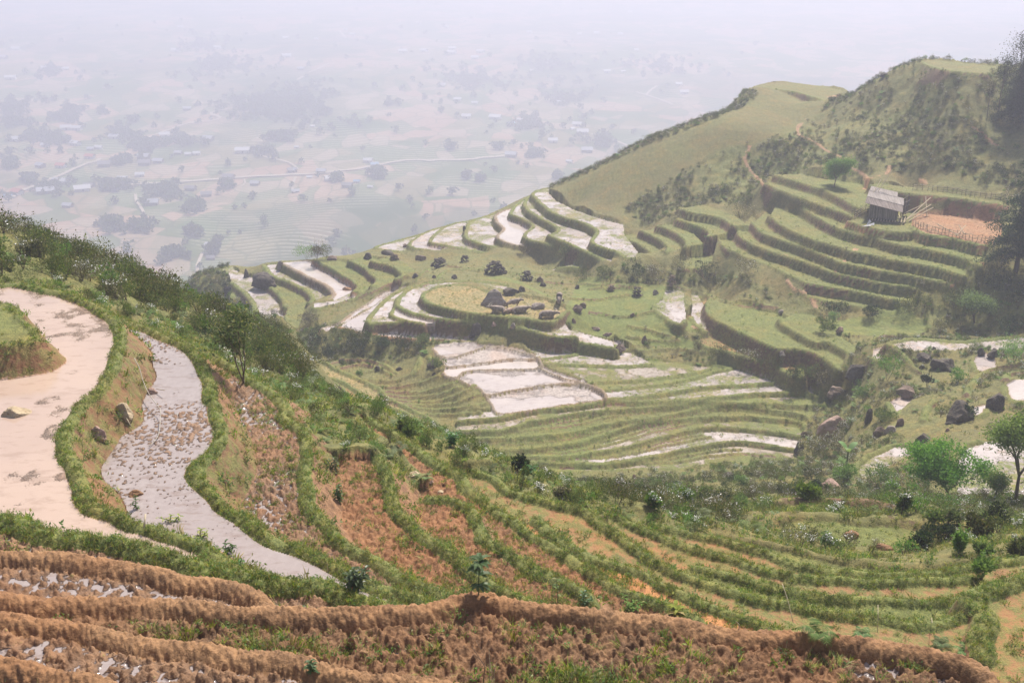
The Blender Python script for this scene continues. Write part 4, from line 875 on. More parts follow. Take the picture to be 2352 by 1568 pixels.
dn = np.where(cl_ > .48, 2.8, np.where(cl_ > .38, 1.6, .5)); dn = np.where((X > 48) & (R2D < 140) & (Y > 100), 1.2, dn)
P_ = pick(RIGHT, dn); n = len(P_); print('right shrubs', n)
scatter('far_shrubs', P_, .40 + .55 * rng.random(n) ** 2, SH + SG + SD + SW + FE, 'low scrub on the far hillside', .15, rng.choice(16, n, p=np.array([.10] * 5 + [.07] * 3 + [.06] * 2 + [.03] * 3 + [.03] * 3) / (.5 + .21 + .12 + .09 + .09)))
# scrub on the rougher ground round the rocks, and weeds along far risers
P_ = pick(isk('slope') & (R2D > 28) & (X > 8) & (R2D < 120) & (cl_ > .30), np.where((X > 22) & (R2D > 45), 1.9, 1) * np.where(cl_ > .5, 1.6, .8)); n = len(P_); print('mid shrubs', n)
scatter('rough_scrub', P_, .25 + .6 * rng.random(n) ** 2, SH + SG + SW + FE + SF, 'scattered scrub, ferns and white flowers below the fields', .15)
P_ = pick(isk('riser', 'riserearth') & (R2D > 60), np.where(cl_ > .5, 1.6, .5)); n = len(P_); print('riser weeds', n)
scatter('riser_weeds', P_, .18 + .28 * rng.random(n) ** 2, SH[:2] + SG[:1] + SW, 'weeds growing on the terrace risers', .3)
P_ = pick(isk('slope') & (R2D > 22) & (R2D < 62) & (X < 6), 2.6); n = len(P_); print('left weeds', n)
scatter('slope_weeds', P_, .25 + .35 * rng.random(n), SW + FE + SF + SH[:1], 'leafy weeds and ferns along the edge of the near slope', .2)

P_ = pick(isk('bund', 'riser') & (vnoise(X, Y, .3, 2) > .4) & (R2D > 50) & (R2D < 160), np.where(isk('bund'), 2.4, 2.4)); n = len(P_); print('far tufts', n)
scatter('far_bank_grass', P_, (.7 + .9 * rng.random(n)), TF + TW, 'grass and weeds on the banks of the far terraces', .5)
P_ = pick(isk('green', 'yellow', 'wetgreen', 'wetgrass', 'slope') & (R2D > 45) & (R2D < 140), np.where(patch2, .7, .12)); n = len(P_); print('far field tufts', n)
scatter('far_field_grass', P_, .9 + 1.2 * rng.random(n), TF + TW, 'clumps of grass standing in the far fields', .4)

# ------------------------------------------------------------------ trees
print('things')
TILES.update(m=(0, 229.7, 1.9505), n=(0, 0, 1.9505), o=(574.2, 0, 1.9505), q=(1148.4, 0, 1.9505))
def at(s):
    """ground point seen at a traced mark, and metres per traced pixel there"""
    u, v = T(s)[0]; p = hit(u, v, Hfin); k = s.split(':')[0]; dist = np.linalg.norm(p); return p, dist / FPX / TILES[k][2]
def grow(base, direction, length, rad, depth, r, out, tips, spread=.6, upw=.25, kids=(2, 3), shrink=.72):
    n = 4; pts = [base]; d = direction / np.linalg.norm(direction)
    for k in range(n):
        d = d + r.normal(size=3) * .10 + np.array([0, 0, upw * .15]); d /= np.linalg.norm(d); pts.append(pts[-1] + d * length / n)
    out.append((np.array(pts), np.linspace(rad, rad * .62, n + 1)))
    if depth == 0: tips.append(pts[-1]); tips.append(pts[-2]); return
    for _ in range(r.integers(kids[0], kids[1] + 1)):
        q = d + r.normal(size=3) * spread + np.array([0, 0, upw]); grow(pts[-1] if r.random() < .75 else pts[-2], q, length * shrink * (.8 + .4 * r.random()), rad * .6, depth - 1, r, out, tips, spread, upw, kids, shrink)
    if depth <= 2: tips.append(pts[-1])
def tree(name, label, cat, p, hgt, m, seed, depth=4, lean=(0, 0), spread=.6, upw=.3, nleaf=26, lsize=.12, cl=.30, trunk=.28, group=None, bare=False, shrink=.72, rad=.035, bark=None, flat=1.0, width=1.0, kids=(2, 3)):
    r = np.random.default_rng(seed); t = thing(name, label, cat, p, 0, group); out = []; tips = []
    grow(np.array([0, 0, -.15]), np.array([lean[0], lean[1], 1.0]), hgt * trunk, hgt * rad, depth, r, out, tips, spread, upw, kids, shrink)
    tips = np.array(tips); top = max(tips[:, 2].max(), .1); k = hgt / (top + cl * hgt * .15)
    sc = np.array([k * width, k * width, k]); mb = MB()
    for pts, rd in out: mb.tube(pts * sc, np.maximum(rd, .006 if hgt < 6 else .012), bark or M_BARK, 5)
    mb.obj('trunk', t, True)
    if not bare:
        tips = tips * sc; c = np.repeat(tips, nleaf, 0); q = c + r.normal(size=c.shape) * cl * np.array([1, 1, .7 * flat]) * (hgt / 4.5)
        v, f = leaves(q, lsize, .42, .25, r, bend=.15); MB().add(v, f, m).obj('crown', t)
    return t
def conifer(name, label, p, hgt, base_r, m, seed, first=.12, dens=1.0, droop=.25, cat='tree'):
    r = np.random.default_rng(seed); t = thing(name, label, cat, p); mb = MB(); mb.tube([(0, 0, -.3), (0, 0, hgt * .5), (0, 0, hgt)], [hgt * .018, hgt * .010, .02], M_BARK, 6)
    V_ = []; z = hgt * first
    while z < hgt * .99:
        f_ = 1 - z / hgt; L = base_r * (f_ ** .75) * (.6 + .6 * r.random()); a = r.random() * 6.283
        d = np.array([math.cos(a), math.sin(a), 0]); n = max(3, int(L * 4)); tt = np.linspace(.1, 1, n)[:, None]
        pts = np.array([0, 0, z]) + d * L * tt + np.array([0, 0, 1]) * (-droop * L * tt ** 1.5 + .08 * L * np.sin(tt * 3)); V_.append(np.repeat(pts, 30, 0) + r.normal(size=(n * 30, 3)) * np.array([.22, .22, .13]) * (1 + L * .15))
        mb.tube([pts[0], pts[n // 2], pts[-1]], [.03, .02, .008], M_BARK, 3); z += .16 / dens * (1 + r.random() * .6) * (hgt / 14)
    mb.obj('trunk', t, True); v, f = leaves(np.vstack(V_), .26, .35, -.2, r); MB().add(v, f, m).obj('crown', t); return t
p, k = at("g:1745,1385"); tree('shade_tree', 'bright green spreading tree with a forked bare trunk above the wet paddy', 'tree', p, 500 * k, M_BRIGHT, 5, depth=4, spread=.50, upw=.16, nleaf=60, lsize=.16, cl=.34, trunk=.22, flat=.7, width=1.35, rad=.020, kids=(3, 3), shrink=.78)
p, k = at("g:2290,1400"); tree('shade_tree', 'bright green tree cut by the right edge of the picture', 'tree', p, 720 * k, M_BRIGHT, 9, depth=4, spread=.6, upw=.25, nleaf=80, lsize=.16, cl=.27, trunk=.22, width=.95, rad=.022)
p, k = at("g:2120,1395"); tree('young_tree', 'low bushy green sapling between the two bright green trees', 'tree', p, 230 * k, M_WEED, 12, depth=3, spread=.5, nleaf=70, lsize=.14, cl=.5, trunk=.2)
p, k = at("g:2330,1440"); tree('young_tree', 'dark green bushy sapling at the right edge under the larger tree', 'tree', p, 260 * k, M_WEED, 13, depth=3, spread=.5, nleaf=70, lsize=.14, cl=.5, trunk=.2)
p, k = at("l:862,200"); tree('round_tree', 'small round light green tree on the terrace left of the hut', 'tree', p, 215 * k, M_PALEGR, 21, depth=4, spread=.55, upw=.15, nleaf=70, lsize=.22, cl=.45, trunk=.27, rad=.025)
p, k = at("l:1960,1260"); tree('bushy_tree', 'pale green bushy tree below the right end of the grass terraces', 'tree', p, 235 * k, M_PALEGR, 23, depth=4, spread=.5, upw=.1, nleaf=70, lsize=.22, cl=.6, trunk=.16)
p, k = at("l:2285,860"); conifer('conifer', 'tall dark conifer at the right edge beside the red field', p, 930 * k, 4.6, M_DARK, 31, .10, 1.5)
p, k = at("k:2350,640"); conifer('conifer', 'dense dark conifer at the right edge under the bare trees', p, 460 * k, 4.6, M_DARK, 32, .05, 2.2)
for n_, (s_, hp, lab) in enumerate((("k:2145,640", 430, 'thin half bare tree, left one of the group on the upper right skyline'), ("k:2270,620", 560, 'tall thin half bare tree leaning over the upper right skyline'), ("k:2330,640", 590, 'tallest thin feathery tree at the upper right edge'), ("k:2060,640", 260, 'short grey leafy tree left of the half bare trees'))):
    p, k = at(s_); tree('thin_tree', lab, 'tree', p, hp * k, M_GREY if n_ > 2 else M_DARK, 40 + n_, depth=4, lean=(-.05, 0), spread=.30, upw=.6, nleaf=22, lsize=.20, cl=.28, trunk=.34, width=.8, group='thin trees on the right skyline', rad=.012)
p, k = at("i:480,472"); tree('bare_sapling', 'leafless sapling standing at the corner of the pale pond', 'tree', p, 215 * k, None, 51, depth=3, spread=.25, upw=.6, trunk=.4, bare=True, rad=.010)
p, k = at("i:432,470"); tree('bare_sapling', 'smaller leafless twig left of the leafless sapling', 'tree', p, 110 * k, None, 52, depth=2, spread=.2, upw=.6, trunk=.4, bare=True, rad=.010)
p, k = at("a:1940,1010"); tree('slender_tree', 'slender dark leafy tree standing out of the scrub on the left slope', 'tree', p - np.array([0, 0, .8]), 3.3, M_SHRUB, 61, depth=4, spread=.38, upw=.45, nleaf=16, lsize=.12, cl=.30, trunk=.34, rad=.014)
# bushes one can tell apart
def bush(s_, wpx, hpx, m, label, seed, flowers=0, name='bush', leaf=.13, n=900, spikes=12):
    p, k = at(s_); me = shrub_mesh(name, wpx * k * .5, hpx * k, n, leaf, m, seed, flowers, spikes=spikes)
    o = bpy.data.objects.new(name, me); COL.objects.link(o); o.location = p; o.rotation_euler = (0, 0, seed); return tag(o, label, 'bush')
BUSHES = (("h:1560,190", 120, 80, M_GREY, 'scrubby bush at the upper left end of the bushy bank'), ("h:1750,240", 150, 90, M_SHRUB, 'second bush down the bushy bank left of the big field'), ("h:1950,300", 160, 100, M_GREY, 'third bush down the bushy bank with small pale flowers'), ("h:2130,360", 150, 100, M_SHRUB, 'fourth bush down the bushy bank near a pale stone'), ("h:2290,420", 150, 110, M_DARK, 'dark bush near the lower end of the bushy bank'), ("g:640,440", 170, 130, M_SHRUB, 'lowest thicket of the bushy bank beside the brown slab'), ("g:780,470", 150, 110, M_GREY, 'grey thicket between the bushy bank and the long dark rock'),
    ("i:640,470", 150, 120, M_PALEGR, 'olive bush right of the leafless sapling on the skyline'), ("i:720,472", 130, 120, M_GREY, 'brownish bush in the middle of the skyline clump'), ("i:795,462", 110, 130, M_SHRUB, 'dark bush beside the brown skyline boulder'),
    ("i:740,1200", 190, 210, M_DARK, 'dark rounded bush at the head of the curved terraces'), ("i:820,1260", 120, 130, M_DARK, 'smaller dark bush in front of the dark rounded one'), ("i:940,1120", 150, 110, M_SHRUB, 'dark bush under the end of the long pale field'),
    ("i:1070,1210", 190, 150, M_DARK, 'widest dark bush on the bank above the curved terraces'), ("i:1230,1190", 170, 130, M_DARK, 'dark bush in the middle of the bank above the curved terraces'), ("i:1370,1170", 150, 90, M_DARK, 'low dark bush on the right part of the same bank'), ("i:1540,1130", 130, 70, M_SHRUB, 'low bush where the bank meets the pink mud field'),
    ("i:670,970", 130, 90, M_GREY, 'grey green bush above the two small pale ponds'), ("i:1680,1330", 110, 90, M_SHRUB, 'scrubby bush left of the muddy ponds'),
    ("j:850,920", 190, 90, M_SHRUB, 'bush on the bank under the wet strip, left one'), ("j:980,900", 130, 90, M_SHRUB, 'bush on the bank under the wet strip, right one'), ("j:1270,930", 190, 150, M_DARK, 'large dark bush left of the stacked stones'), ("j:1400,930", 190, 150, M_GREY, 'large greyish flowering bush just left of the stacked stones'), ("j:1640,880", 160, 140, M_GREY, 'greyish bush above and right of the stacked stones'),
    ("j:1800,890", 170, 110, M_DARK, 'dark bush on the earth bank under the grass strips'), ("j:720,770", 110, 100, M_SHRUB, 'brown tangled bush between the spur ponds'), ("j:385,725", 80, 70, M_GREY, 'small grey bush on the bank below the spur ponds'), ("j:2130,900", 200, 130, M_GREY, 'white flowering thicket at the left foot of the grass terraces'),
    ("l:130,440", 200, 150, M_GREY, 'grey thicket at the left end of the grass terraces'), ("l:850,1200", 180, 110, M_DARK, 'dark bush under the lowest grass terrace, left one'), ("l:1160,1210", 160, 70, M_DARK, 'low dark bush under the lowest grass terrace, right one'), ("l:1450,1170", 220, 130, M_SHRUB, 'broad dark thicket at the right end of the lowest grass terrace'), ("l:1800,1160", 170, 150, M_SHRUB, 'tall thicket left of the pale green bushy tree'),
    ("l:770,1330", 130, 110, M_SHRUB, 'bush beside pink rocks on the small grass terrace'), ("l:850,1260", 90, 90, M_PALEGR, 'pale bush behind the pink rocks'), ("l:2120,1010", 220, 180, M_DARK, 'dark thicket at the foot of the tall conifer'), ("l:2300,1150", 220, 260, M_DARK, 'darkest thicket at the right edge under the conifer'), ("l:2230,1350", 200, 170, M_DARK, 'dark thicket above the narrow wet field at the right edge'), ("l:1700,1330", 120, 90, M_GREY, 'yellowish bush left of the pale green bushy tree'),
    ("g:1280,440", 230, 240, M_WEED, 'blue green bush above the long rock'), ("g:1830,460", 120, 110, M_WEED, 'bright leafy bush in the middle of the rocky slope'), ("g:1590,490", 70, 110, M_DARK, 'small dark upright bush beside the sloping rock'), ("g:1090,600", 130, 110, M_WEED, 'leafy bush between the long rock and the small pond'), ("g:1240,750", 160, 110, M_WEED, 'green bush over the rock left of the pale little pond'), ("g:1900,740", 110, 100, M_DARK, 'round dark bush under the largest dark rock'),
    ("g:700,1030", 190, 170, M_GREY, 'mauve flowering thicket left of the oval pond'), ("g:860,1010", 190, 190, M_GREY, 'mauve flowering thicket nearest the oval pond'), ("g:910,860", 120, 100, M_GREY, 'white flowering bush below the pinkish boulder'), ("g:940,1230", 130, 160, M_FERN, 'soft blue green bush at the lower left of the oval pond'), ("g:1200,1270", 210, 170, M_WEED, 'large bush full of white flowers below the oval pond'), ("g:1320,1310", 110, 100, M_BRIGHT, 'small bright green bush beside the white flowering one'),
    ("g:660,1360", 130, 90, M_FERN, 'soft green bush below the flat pink rock'), ("g:720,1320", 90, 100, M_DARK, 'dark bush at the left of the flat pink rock'), ("g:560,1330", 110, 90, M_SHRUB, 'olive bush left of the flat pink rock'), ("g:1390,1480", 80, 180, M_WEED, 'upright bush with white flowers left of the forked tree'), ("g:2270,300", 220, 170, M_PALEGR, 'tall reedy green clump at the right edge above the ponds'),
    ("h:1200,1440", 90, 120, M_WEED, 'broad leaved bush among white flowers below the paddies'), ("h:1430,1430", 150, 190, M_FERN, 'tall feathery green bush among white flowers'), ("h:1590,1350", 110, 90, M_FERN, 'feathery green bush beside a small red rock'), ("h:1240,1270", 70, 60, M_WEED, 'small bush just below the lowest paddies'), ("h:1320,1380", 220, 130, M_WEED, 'wide patch of white flowers below the paddies'), ("h:1890,1250", 90, 90, M_FERN, 'feathery bush right of the flat brown rock'), ("h:1900,1430", 150, 80, M_FERN, 'low feathery blue green clump'), ("h:490,1370", 90, 80, M_GREY, 'grey green bush above the leafy bank'), ("h:150,1150", 110, 110, M_DARK, 'dark weed clump standing on the edge of the near slope'),
    ("f:800,520", 120, 130, M_WEED, 'round bush topped with white flowers on the dark low bank'), ("f:1530,540", 160, 130, M_DARK, 'dark green bush on the right grass terrace'), ("f:1640,330", 110, 130, M_WEED, 'leafy bush below the forked tree'), ("f:1750,330", 120, 150, M_SHRUB, 'thin brownish bush right below the forked tree'), ("f:1720,450", 170, 110, M_DARK, 'black green bush in the hollow on the right'), ("f:1960,440", 150, 200, M_SHRUB, 'tall leafy bush in the hollow on the right'), ("f:2120,340", 180, 140, M_DARK, 'broad dark bush near the right edge above the bank'), ("f:1840,560", 110, 160, M_FERN, 'feathery bush behind the outermost leafy bank'), ("f:2010,590", 90, 110, M_FERN, 'small feathery bush beside dry branches'), ("f:2010,780", 120, 180, M_FERN, 'feathery green plant where the banks meet on the right'), ("f:2280,560", 130, 110, M_SHRUB, 'scrubby bush at the right edge above the bank'),
    ("a:2180,1090", 130, 100, M_FERN, 'bright fern clump on the crest of the near slope'), ("d:1230,670", 150, 110, M_FERN, 'feathery green clump on the crest above the furrowed strip'), ("d:1080,840", 110, 130, M_FERN, 'feathery fern at the upper corner of the orange plot'), ("d:900,690", 100, 80, M_FERN, 'small fern above the orange plot'), ("d:860,210", 60, 50, M_FERN, 'tiny round green bush on the straw coloured field'))
for n_, (s_, w_, h_, m_, lab) in enumerate(BUSHES):
    if 'fern' in lab:
        p, k = at(s_); mb = MB(); me = fern_mesh('fern', 200 + n_, 16, max(w_, h_) * k * .75, M_FERN); o = bpy.data.objects.new('fern', me); COL.objects.link(o); o.location = p; tag(o, lab, 'fern')
    else: bush(s_, w_, h_, m_, lab, 300 + n_, 60 if 'flower' in lab else 0, leaf=.11 if s_[0] in 'fhd' else .15, n=1100 if w_ > 120 else 700)

# ------------------------------------------------------------------ rocks
def rock_material(name, a, b, c):
    m = mat(name, a, .9, .2); s = NT_(m); n = s.noise(2.2, 5, .65); n2 = s.noise(9, 4, .6)
    col = s.mix(s.ramp(n, .35, .65), a, b); col = s.mix(s.ramp(n2, .55, .7), col, c); up = s.geo("Normal"); sx = s.n.new("ShaderNodeSeparateXYZ"); s.l.new(up, sx.inputs[0])
    s.l.new(col, s.b.inputs["Base Color"]); s.l.new(s.bump(s.math('ADD', n, s.math('MULTIPLY', n2, .4)), .8, .12), s.b.inputs["Normal"]); return m
MR = dict(b=rock_material("brown_rock", (.17, .125, .10), (.26, .20, .165), (.11, .085, .07)), d=rock_material("dark_rock", (.075, .065, .058), (.13, .11, .095), (.17, .16, .115)),
          p=rock_material("pink_rock", (.30, .20, .17), (.40, .29, .24), (.17, .12, .10)), g=rock_material("grey_rock", (.24, .20, .18), (.33, .29, .26), (.16, .13, .115)), y=rock_material("pale_rock", (.38, .30, .20), (.46, .38, .27), (.26, .19, .12)), m=rock_material("clay", (.22, .13, .075), (.30, .18, .10), (.16, .09, .05)))
def rock_mesh(sx, sy, sz, seed, pointy=0, m=None, piles=0):
    r = np.random.default_rng(seed); bm_ = bmesh.new(); bmesh.ops.create_icosphere(bm_, subdivisions=4, radius=1)
    v = np.array([q.co[:] for q in bm_.verts]); f = [[q.index for q in fa.verts] for fa in bm_.faces]; bm_.free()
    N_ = r.normal(size=(15, 3)); N_[:, 2] *= .7; N_ /= np.linalg.norm(N_, axis=1)[:, None]; h = .52 + .36 * r.random(15)
    for a, b in zip(N_, h):                       # planes that cut facets
        d = v @ a - b; v = v - np.clip(d, 0, None)[:, None] * a * .92
    rough = (vnoise(v[:, 0] + 9, v[:, 1] + v[:, 2] * 1.7 + 9, 2.3, seed) - .5) * .16 + (vnoise(v[:, 0] * 3 + 5, v[:, 2] * 3 + v[:, 1] * 2.1 + 5, 2.6, seed + 1) - .5) * .07
    v = v * (1 + rough)[:, None]
    if pointy: v[:, :2] *= (1 - pointy * np.clip(v[:, 2], 0, 1))[:, None]
    v /= np.abs(v).max(0); v[:, 2] = np.where(v[:, 2] < 0, v[:, 2] * .6, v[:, 2])
    return v * np.array([sx, sy, sz]), f
import bmesh
def rock(s_, wpx, hpx, kd, label, seed, name='boulder', pointy=0, tilt=0.0, dz=0):
    p, k = at(s_); w = wpx * k / 2; h = hpx * k; mb = MB()
    if name == 'stone_pile':
        r = np.random.default_rng(seed); n = 70
        for q in range(n):
            t = r.random(); a = r.random() * 6.283; R_ = w * (1 - .6 * t) * r.random() ** .4; v, f = rock_mesh(w * .20, w * .15, w * .12, seed + q % 6); c_, s1 = math.cos(a), math.sin(a)
            v = v @ np.array([[c_, s1, 0], [-s1, c_, 0], [0, 0, 1]]); mb.add(v + np.array([math.cos(a * 3) * R_, math.sin(a * 3) * R_ * .7, t * h * .9]), f, MR[kd])
    else:
        v, f = rock_mesh(w, w * .75, h * .86, seed, pointy); ca, sa = math.cos(tilt), math.sin(tilt); v = v @ np.array([[ca, 0, -sa], [0, 1, 0], [sa, 0, ca]]); mb.add(v, f, MR[kd])
    o = mb.obj(name, smooth=False)
    o.location = p + np.array([0, 0, dz - h * .02]); return tag(o, label, 'stones' if name == 'stone_pile' else 'rock')
ROCKS = (("a:140,1290", 200, 70, 'y', 'flat pale rock poking out of the pinkish pond'), ("a:985,1300", 150, 125, 'y', 'blocky tan rock stuck in the grassy slope above the lilac water'), ("a:770,1470", 115, 100, 'p', 'pinkish rock half buried in weeds below the blocky tan one'), ("a:1190,1120", 90, 50, 'p', 'small flat pink rock beside the hose'), ("a:-20,900", 40, 40, 'm', 'clod by the mound'),
    ("i:2130,825", 255, 160, 'g', 'huge pale grey boulder next to the buffalo'), ("i:2240,740", 150, 60, 'd', 'dark broken rocks behind the huge grey boulder'), ("i:2320,720", 80, 60, 'd', 'dark rock right of the broken rocks'),
    ("j:500,1140", 120, 50, 'g', 'low flat grey boulder in the buffalo pasture'), ("j:800,1165", 95, 60, 'b', 'split brown rock right of the grazing buffalo'), ("j:845,1135", 60, 45, 'b', 'smaller rock behind the split brown rock'), ("j:1232,1207", 40, 28, 'b', 'little rock in the middle of the green slope'), ("j:1330,1412", 62, 68, 'b', 'pointed dark rock above the paddies'), ("j:1135,1465", 95, 65, 'b', 'rough brown rock left of the pointed one'), ("j:775,1258", 42, 40, 'b', 'small rough rock on the grass below the pasture'), ("j:690,1090", 30, 22, 'd', 'small rock beside the grazing buffalo'), ("j:805,990", 52, 42, 'd', 'dark tilted slab above the green slope'), ("j:515,940", 70, 42, 'b', 'brown rock above the bright green patch'), ("j:535,972", 60, 40, 'd', 'dark rock just below the brown one'), ("j:1415,1035", 55, 52, 'g', 'grey rock beside the stony pond corner'),
    ("j:950,1308", 70, 28, 'b', 'low rocks in the grass left of the green slope'), ("j:1040,1350", 80, 26, 'b', 'flat earthy rock low on the green slope'), ("j:300,1308", 42, 42, 'g', 'pinkish stone standing on the narrow straw coloured ledge'), ("j:155,1285", 30, 26, 'p', 'small pale stone on the narrow ledge'), ("j:20,1340", 90, 95, 'd', 'dark rock at the left end of the narrow ledge'),
    ("i:310,655", 210, 105, 'd', 'black rounded boulder on the left terraces'), ("i:25,730", 70, 90, 'd', 'dark rock at the edge of the bushy slope'), ("i:880,425", 135, 95, 'b', 'brown boulder on the skyline beside the bushes'), ("i:435,530", 52, 62, 'g', 'grey rock at the corner of the pale pond'), ("i:1120,465", 72, 62, 'd', 'dark rock on the rough ground below the skyline'), ("i:1270,425", 105, 45, 'd', 'long dark rock below the first spur pond'), ("i:1415,370", 58, 45, 'b', 'rock at the tip of the second spur pond'), ("i:1540,470", 95, 60, 'b', 'rounded brown rock beside a green bush patch'), ("i:1875,240", 36, 42, 'd', 'dark rock on the bank between two spur ponds'), ("i:845,468", 90, 36, 'b', 'flat brown rock above the grass ledges'), ("i:1495,605", 62, 40, 'd', 'dark rock beside the narrow wet strip'), ("i:1800,615", 52, 38, 'd', 'small black rock above the oval terraces'), ("i:1640,612", 36, 26, 'b', 'small rock by the little wet plot'), ("i:960,708", 80, 26, 'm', 'brown clod in the corner of the pale pond'), ("i:165,610", 50, 80, 'd', 'dark rock left of the black boulder'),
    ("i:1960,1055", 90, 100, 'd', 'dark rock in the bank at the end of the pink mud'), ("i:2110,985", 42, 32, 'p', 'pale stone on the ledge above the dark bank'), ("i:2255,1015", 42, 42, 'p', 'upright stone on the ledge above the dark bank'), ("i:1640,1310", 115, 80, 'd', 'dark overgrown rock left of the muddy ponds'), ("i:1190,1325", 52, 34, 'd', 'dark stone in the curved terraces'), ("i:915,1268", 52, 28, 'b', 'small stone under the dark bushes'), ("i:1370,1335", 62, 32, 'd', 'dark stone in the middle of the curved terraces'), ("i:1640,1370", 40, 34, 'd', 'small dark stone left of the pond corner'),
    ("g:1045,410", 225, 130, 'd', 'long dark rock sloping under the blue green bush', .5), ("g:865,560", 145, 85, 'b', 'brown slab left of the rocky gully', .4), ("g:865,850", 260, 165, 'p', 'big pinkish boulder beside the paddies'), ("g:935,800", 95, 75, 'b', 'brown rock leaning on the pinkish boulder'), ("g:640,870", 72, 55, 'b', 'small brown rock left of the pinkish boulder'), ("g:595,985", 95, 85, 'd', 'dark rock left of the mauve thicket'), ("g:1130,765", 62, 125, 'd', 'tall dark rock under the green bush'), ("g:1715,345", 215, 105, 'd', 'dark wedge shaped rock in the upper right', .45), ("g:1555,275", 130, 50, 'd', 'low dark rock above the stepping stones'), ("g:1425,540", 165, 75, 'b', 'brown sloping rock above the small water', .3), ("g:1845,740", 270, 180, 'd', 'largest dark rock in front of the mauve weeds', .55), ("g:2115,650", 135, 130, 'd', 'dark overgrown rock below the right hand pond'), ("g:2110,235", 105, 60, 'd', 'dark rock at the edge of the upper wet field'), ("g:2010,230", 75, 50, 'd', 'smaller dark rock at the edge of the upper wet field'), ("g:1550,920", 145, 85, 'd', 'dark rock above the oval pond', .3), ("g:1375,790", 62, 105, 'b', 'upright brown rock beside the pale little pond'), ("g:1220,870", 115, 90, 'b', 'brown rocks at the foot of the trickle'), ("g:1300,840", 110, 60, 'g', 'grey rubble under the pale little pond'), ("g:1550,345", 42, 30, 'd', 'little dark stone by the stepping stones'), ("g:845,1280", 235, 85, 'p', 'flat pink rock below the mauve thicket'), ("g:1640,190", 42, 28, 'd', 'round stone on the low wall'), ("g:1410,212", 36, 18, 'd', 'flat stone at the head of the trickle'), ("g:1750,835", 36, 36, 'p', 'little rock under the largest dark rock'),
    ("h:1790,1190", 135, 45, 'd', 'flat brown rock at the bottom of the paddies'), ("h:890,1300", 180, 110, 'd', 'dark mossy boulder below the paddies'), ("h:1050,1200", 42, 45, 'p', 'small upright pink rock beside the mossy boulder'), ("h:1575,1330", 50, 28, 'p', 'small red rock inside the feathery bush'), ("h:2210,235", 60, 40, 'g', 'pale stone on the bushy bank'), ("l:450,1190", 52, 32, 'g', 'pale stone at the corner of the two grass fields'), ("l:780,1290", 34, 26, 'p', 'pink stone among the bushes'), ("l:905,1335", 62, 42, 'p', 'rounded pink rock right of the bushes'),
    ("f:1250,525", 175, 50, 'm', 'brown earth mound on the right grass terrace'), ("f:990,420", 135, 58, 'm', 'weedy brown earth mound left of the other'), ("k:1255,310", 70, 26, 'd', 'black rock on the skyline'), ("d:1300,980", 120, 40, 'y', 'pale rocks at the edge of the furrowed strip'), ("d:1420,1040", 45, 26, 'p', 'small pink stone in the furrowed strip'), ("d:1510,1055", 42, 28, 'm', 'round brown clod in the furrowed strip'), ("d:1500,1115", 60, 18, 'y', 'flat yellowish stone on the weedy ledge'), ("d:1580,1342", 28, 18, 'y', 'little pale stone in the dark ploughed strip'),
    ("b:1065,95", 105, 48, 'm', 'reddish clod at the top of the lilac water'), ("c:800,1290", 85, 85, 'm', 'grey brown clod in the foreground mud'), ("c:890,1370", 105, 65, 'm', 'largest smooth clod in the foreground mud'), ("c:1150,1290", 85, 42, 'm', 'flat clod right of the smooth ones'), ("c:1400,1230", 90, 50, 'm', 'cracked clod in the middle of the foreground mud'), ("c:1500,1235", 80, 46, 'm', 'cracked clod just right of the middle one'), ("e:625,1290", 50, 45, 'm', 'orange clod lying in the grass of the foreground'))
for n_, q in enumerate(ROCKS):
    if q[4].startswith('clod by'): continue
    rock(q[0], q[1], q[2], q[3], q[4], 500 + n_ * 7, pointy=.5 if 'pointed' in q[4] or 'upright' in q[4] else .12, tilt=q[5] if len(q) > 5 else 0)
for n_, q in enumerate((("j:160,870", 190, 100, 'd', 'largest pile of stacked stones above the oval terraces'), ("j:405,915", 110, 70, 'd', 'pile of stones right of the largest pile'), ("j:1270,1050", 95, 80, 'd', 'rounded pile of stones above the green slope'), ("j:1540,985", 85, 105, 'b', 'tall stack of reddish stones under the grey bush'), ("i:1880,490", 85, 62, 'd', 'small pile of stones left of the largest pile'), ("i:1680,525", 160, 75, 'd', 'long pile of stones above the wet plots'), ("j:1070,1005", 80, 42, 'b', 'low mossy pile of stones above the green slope'), ("i:1330,470", 90, 50, 'b', 'scattered stones below the long dark rock'))):
    rock(*q, 900 + n_ * 11, name='stone_pile')

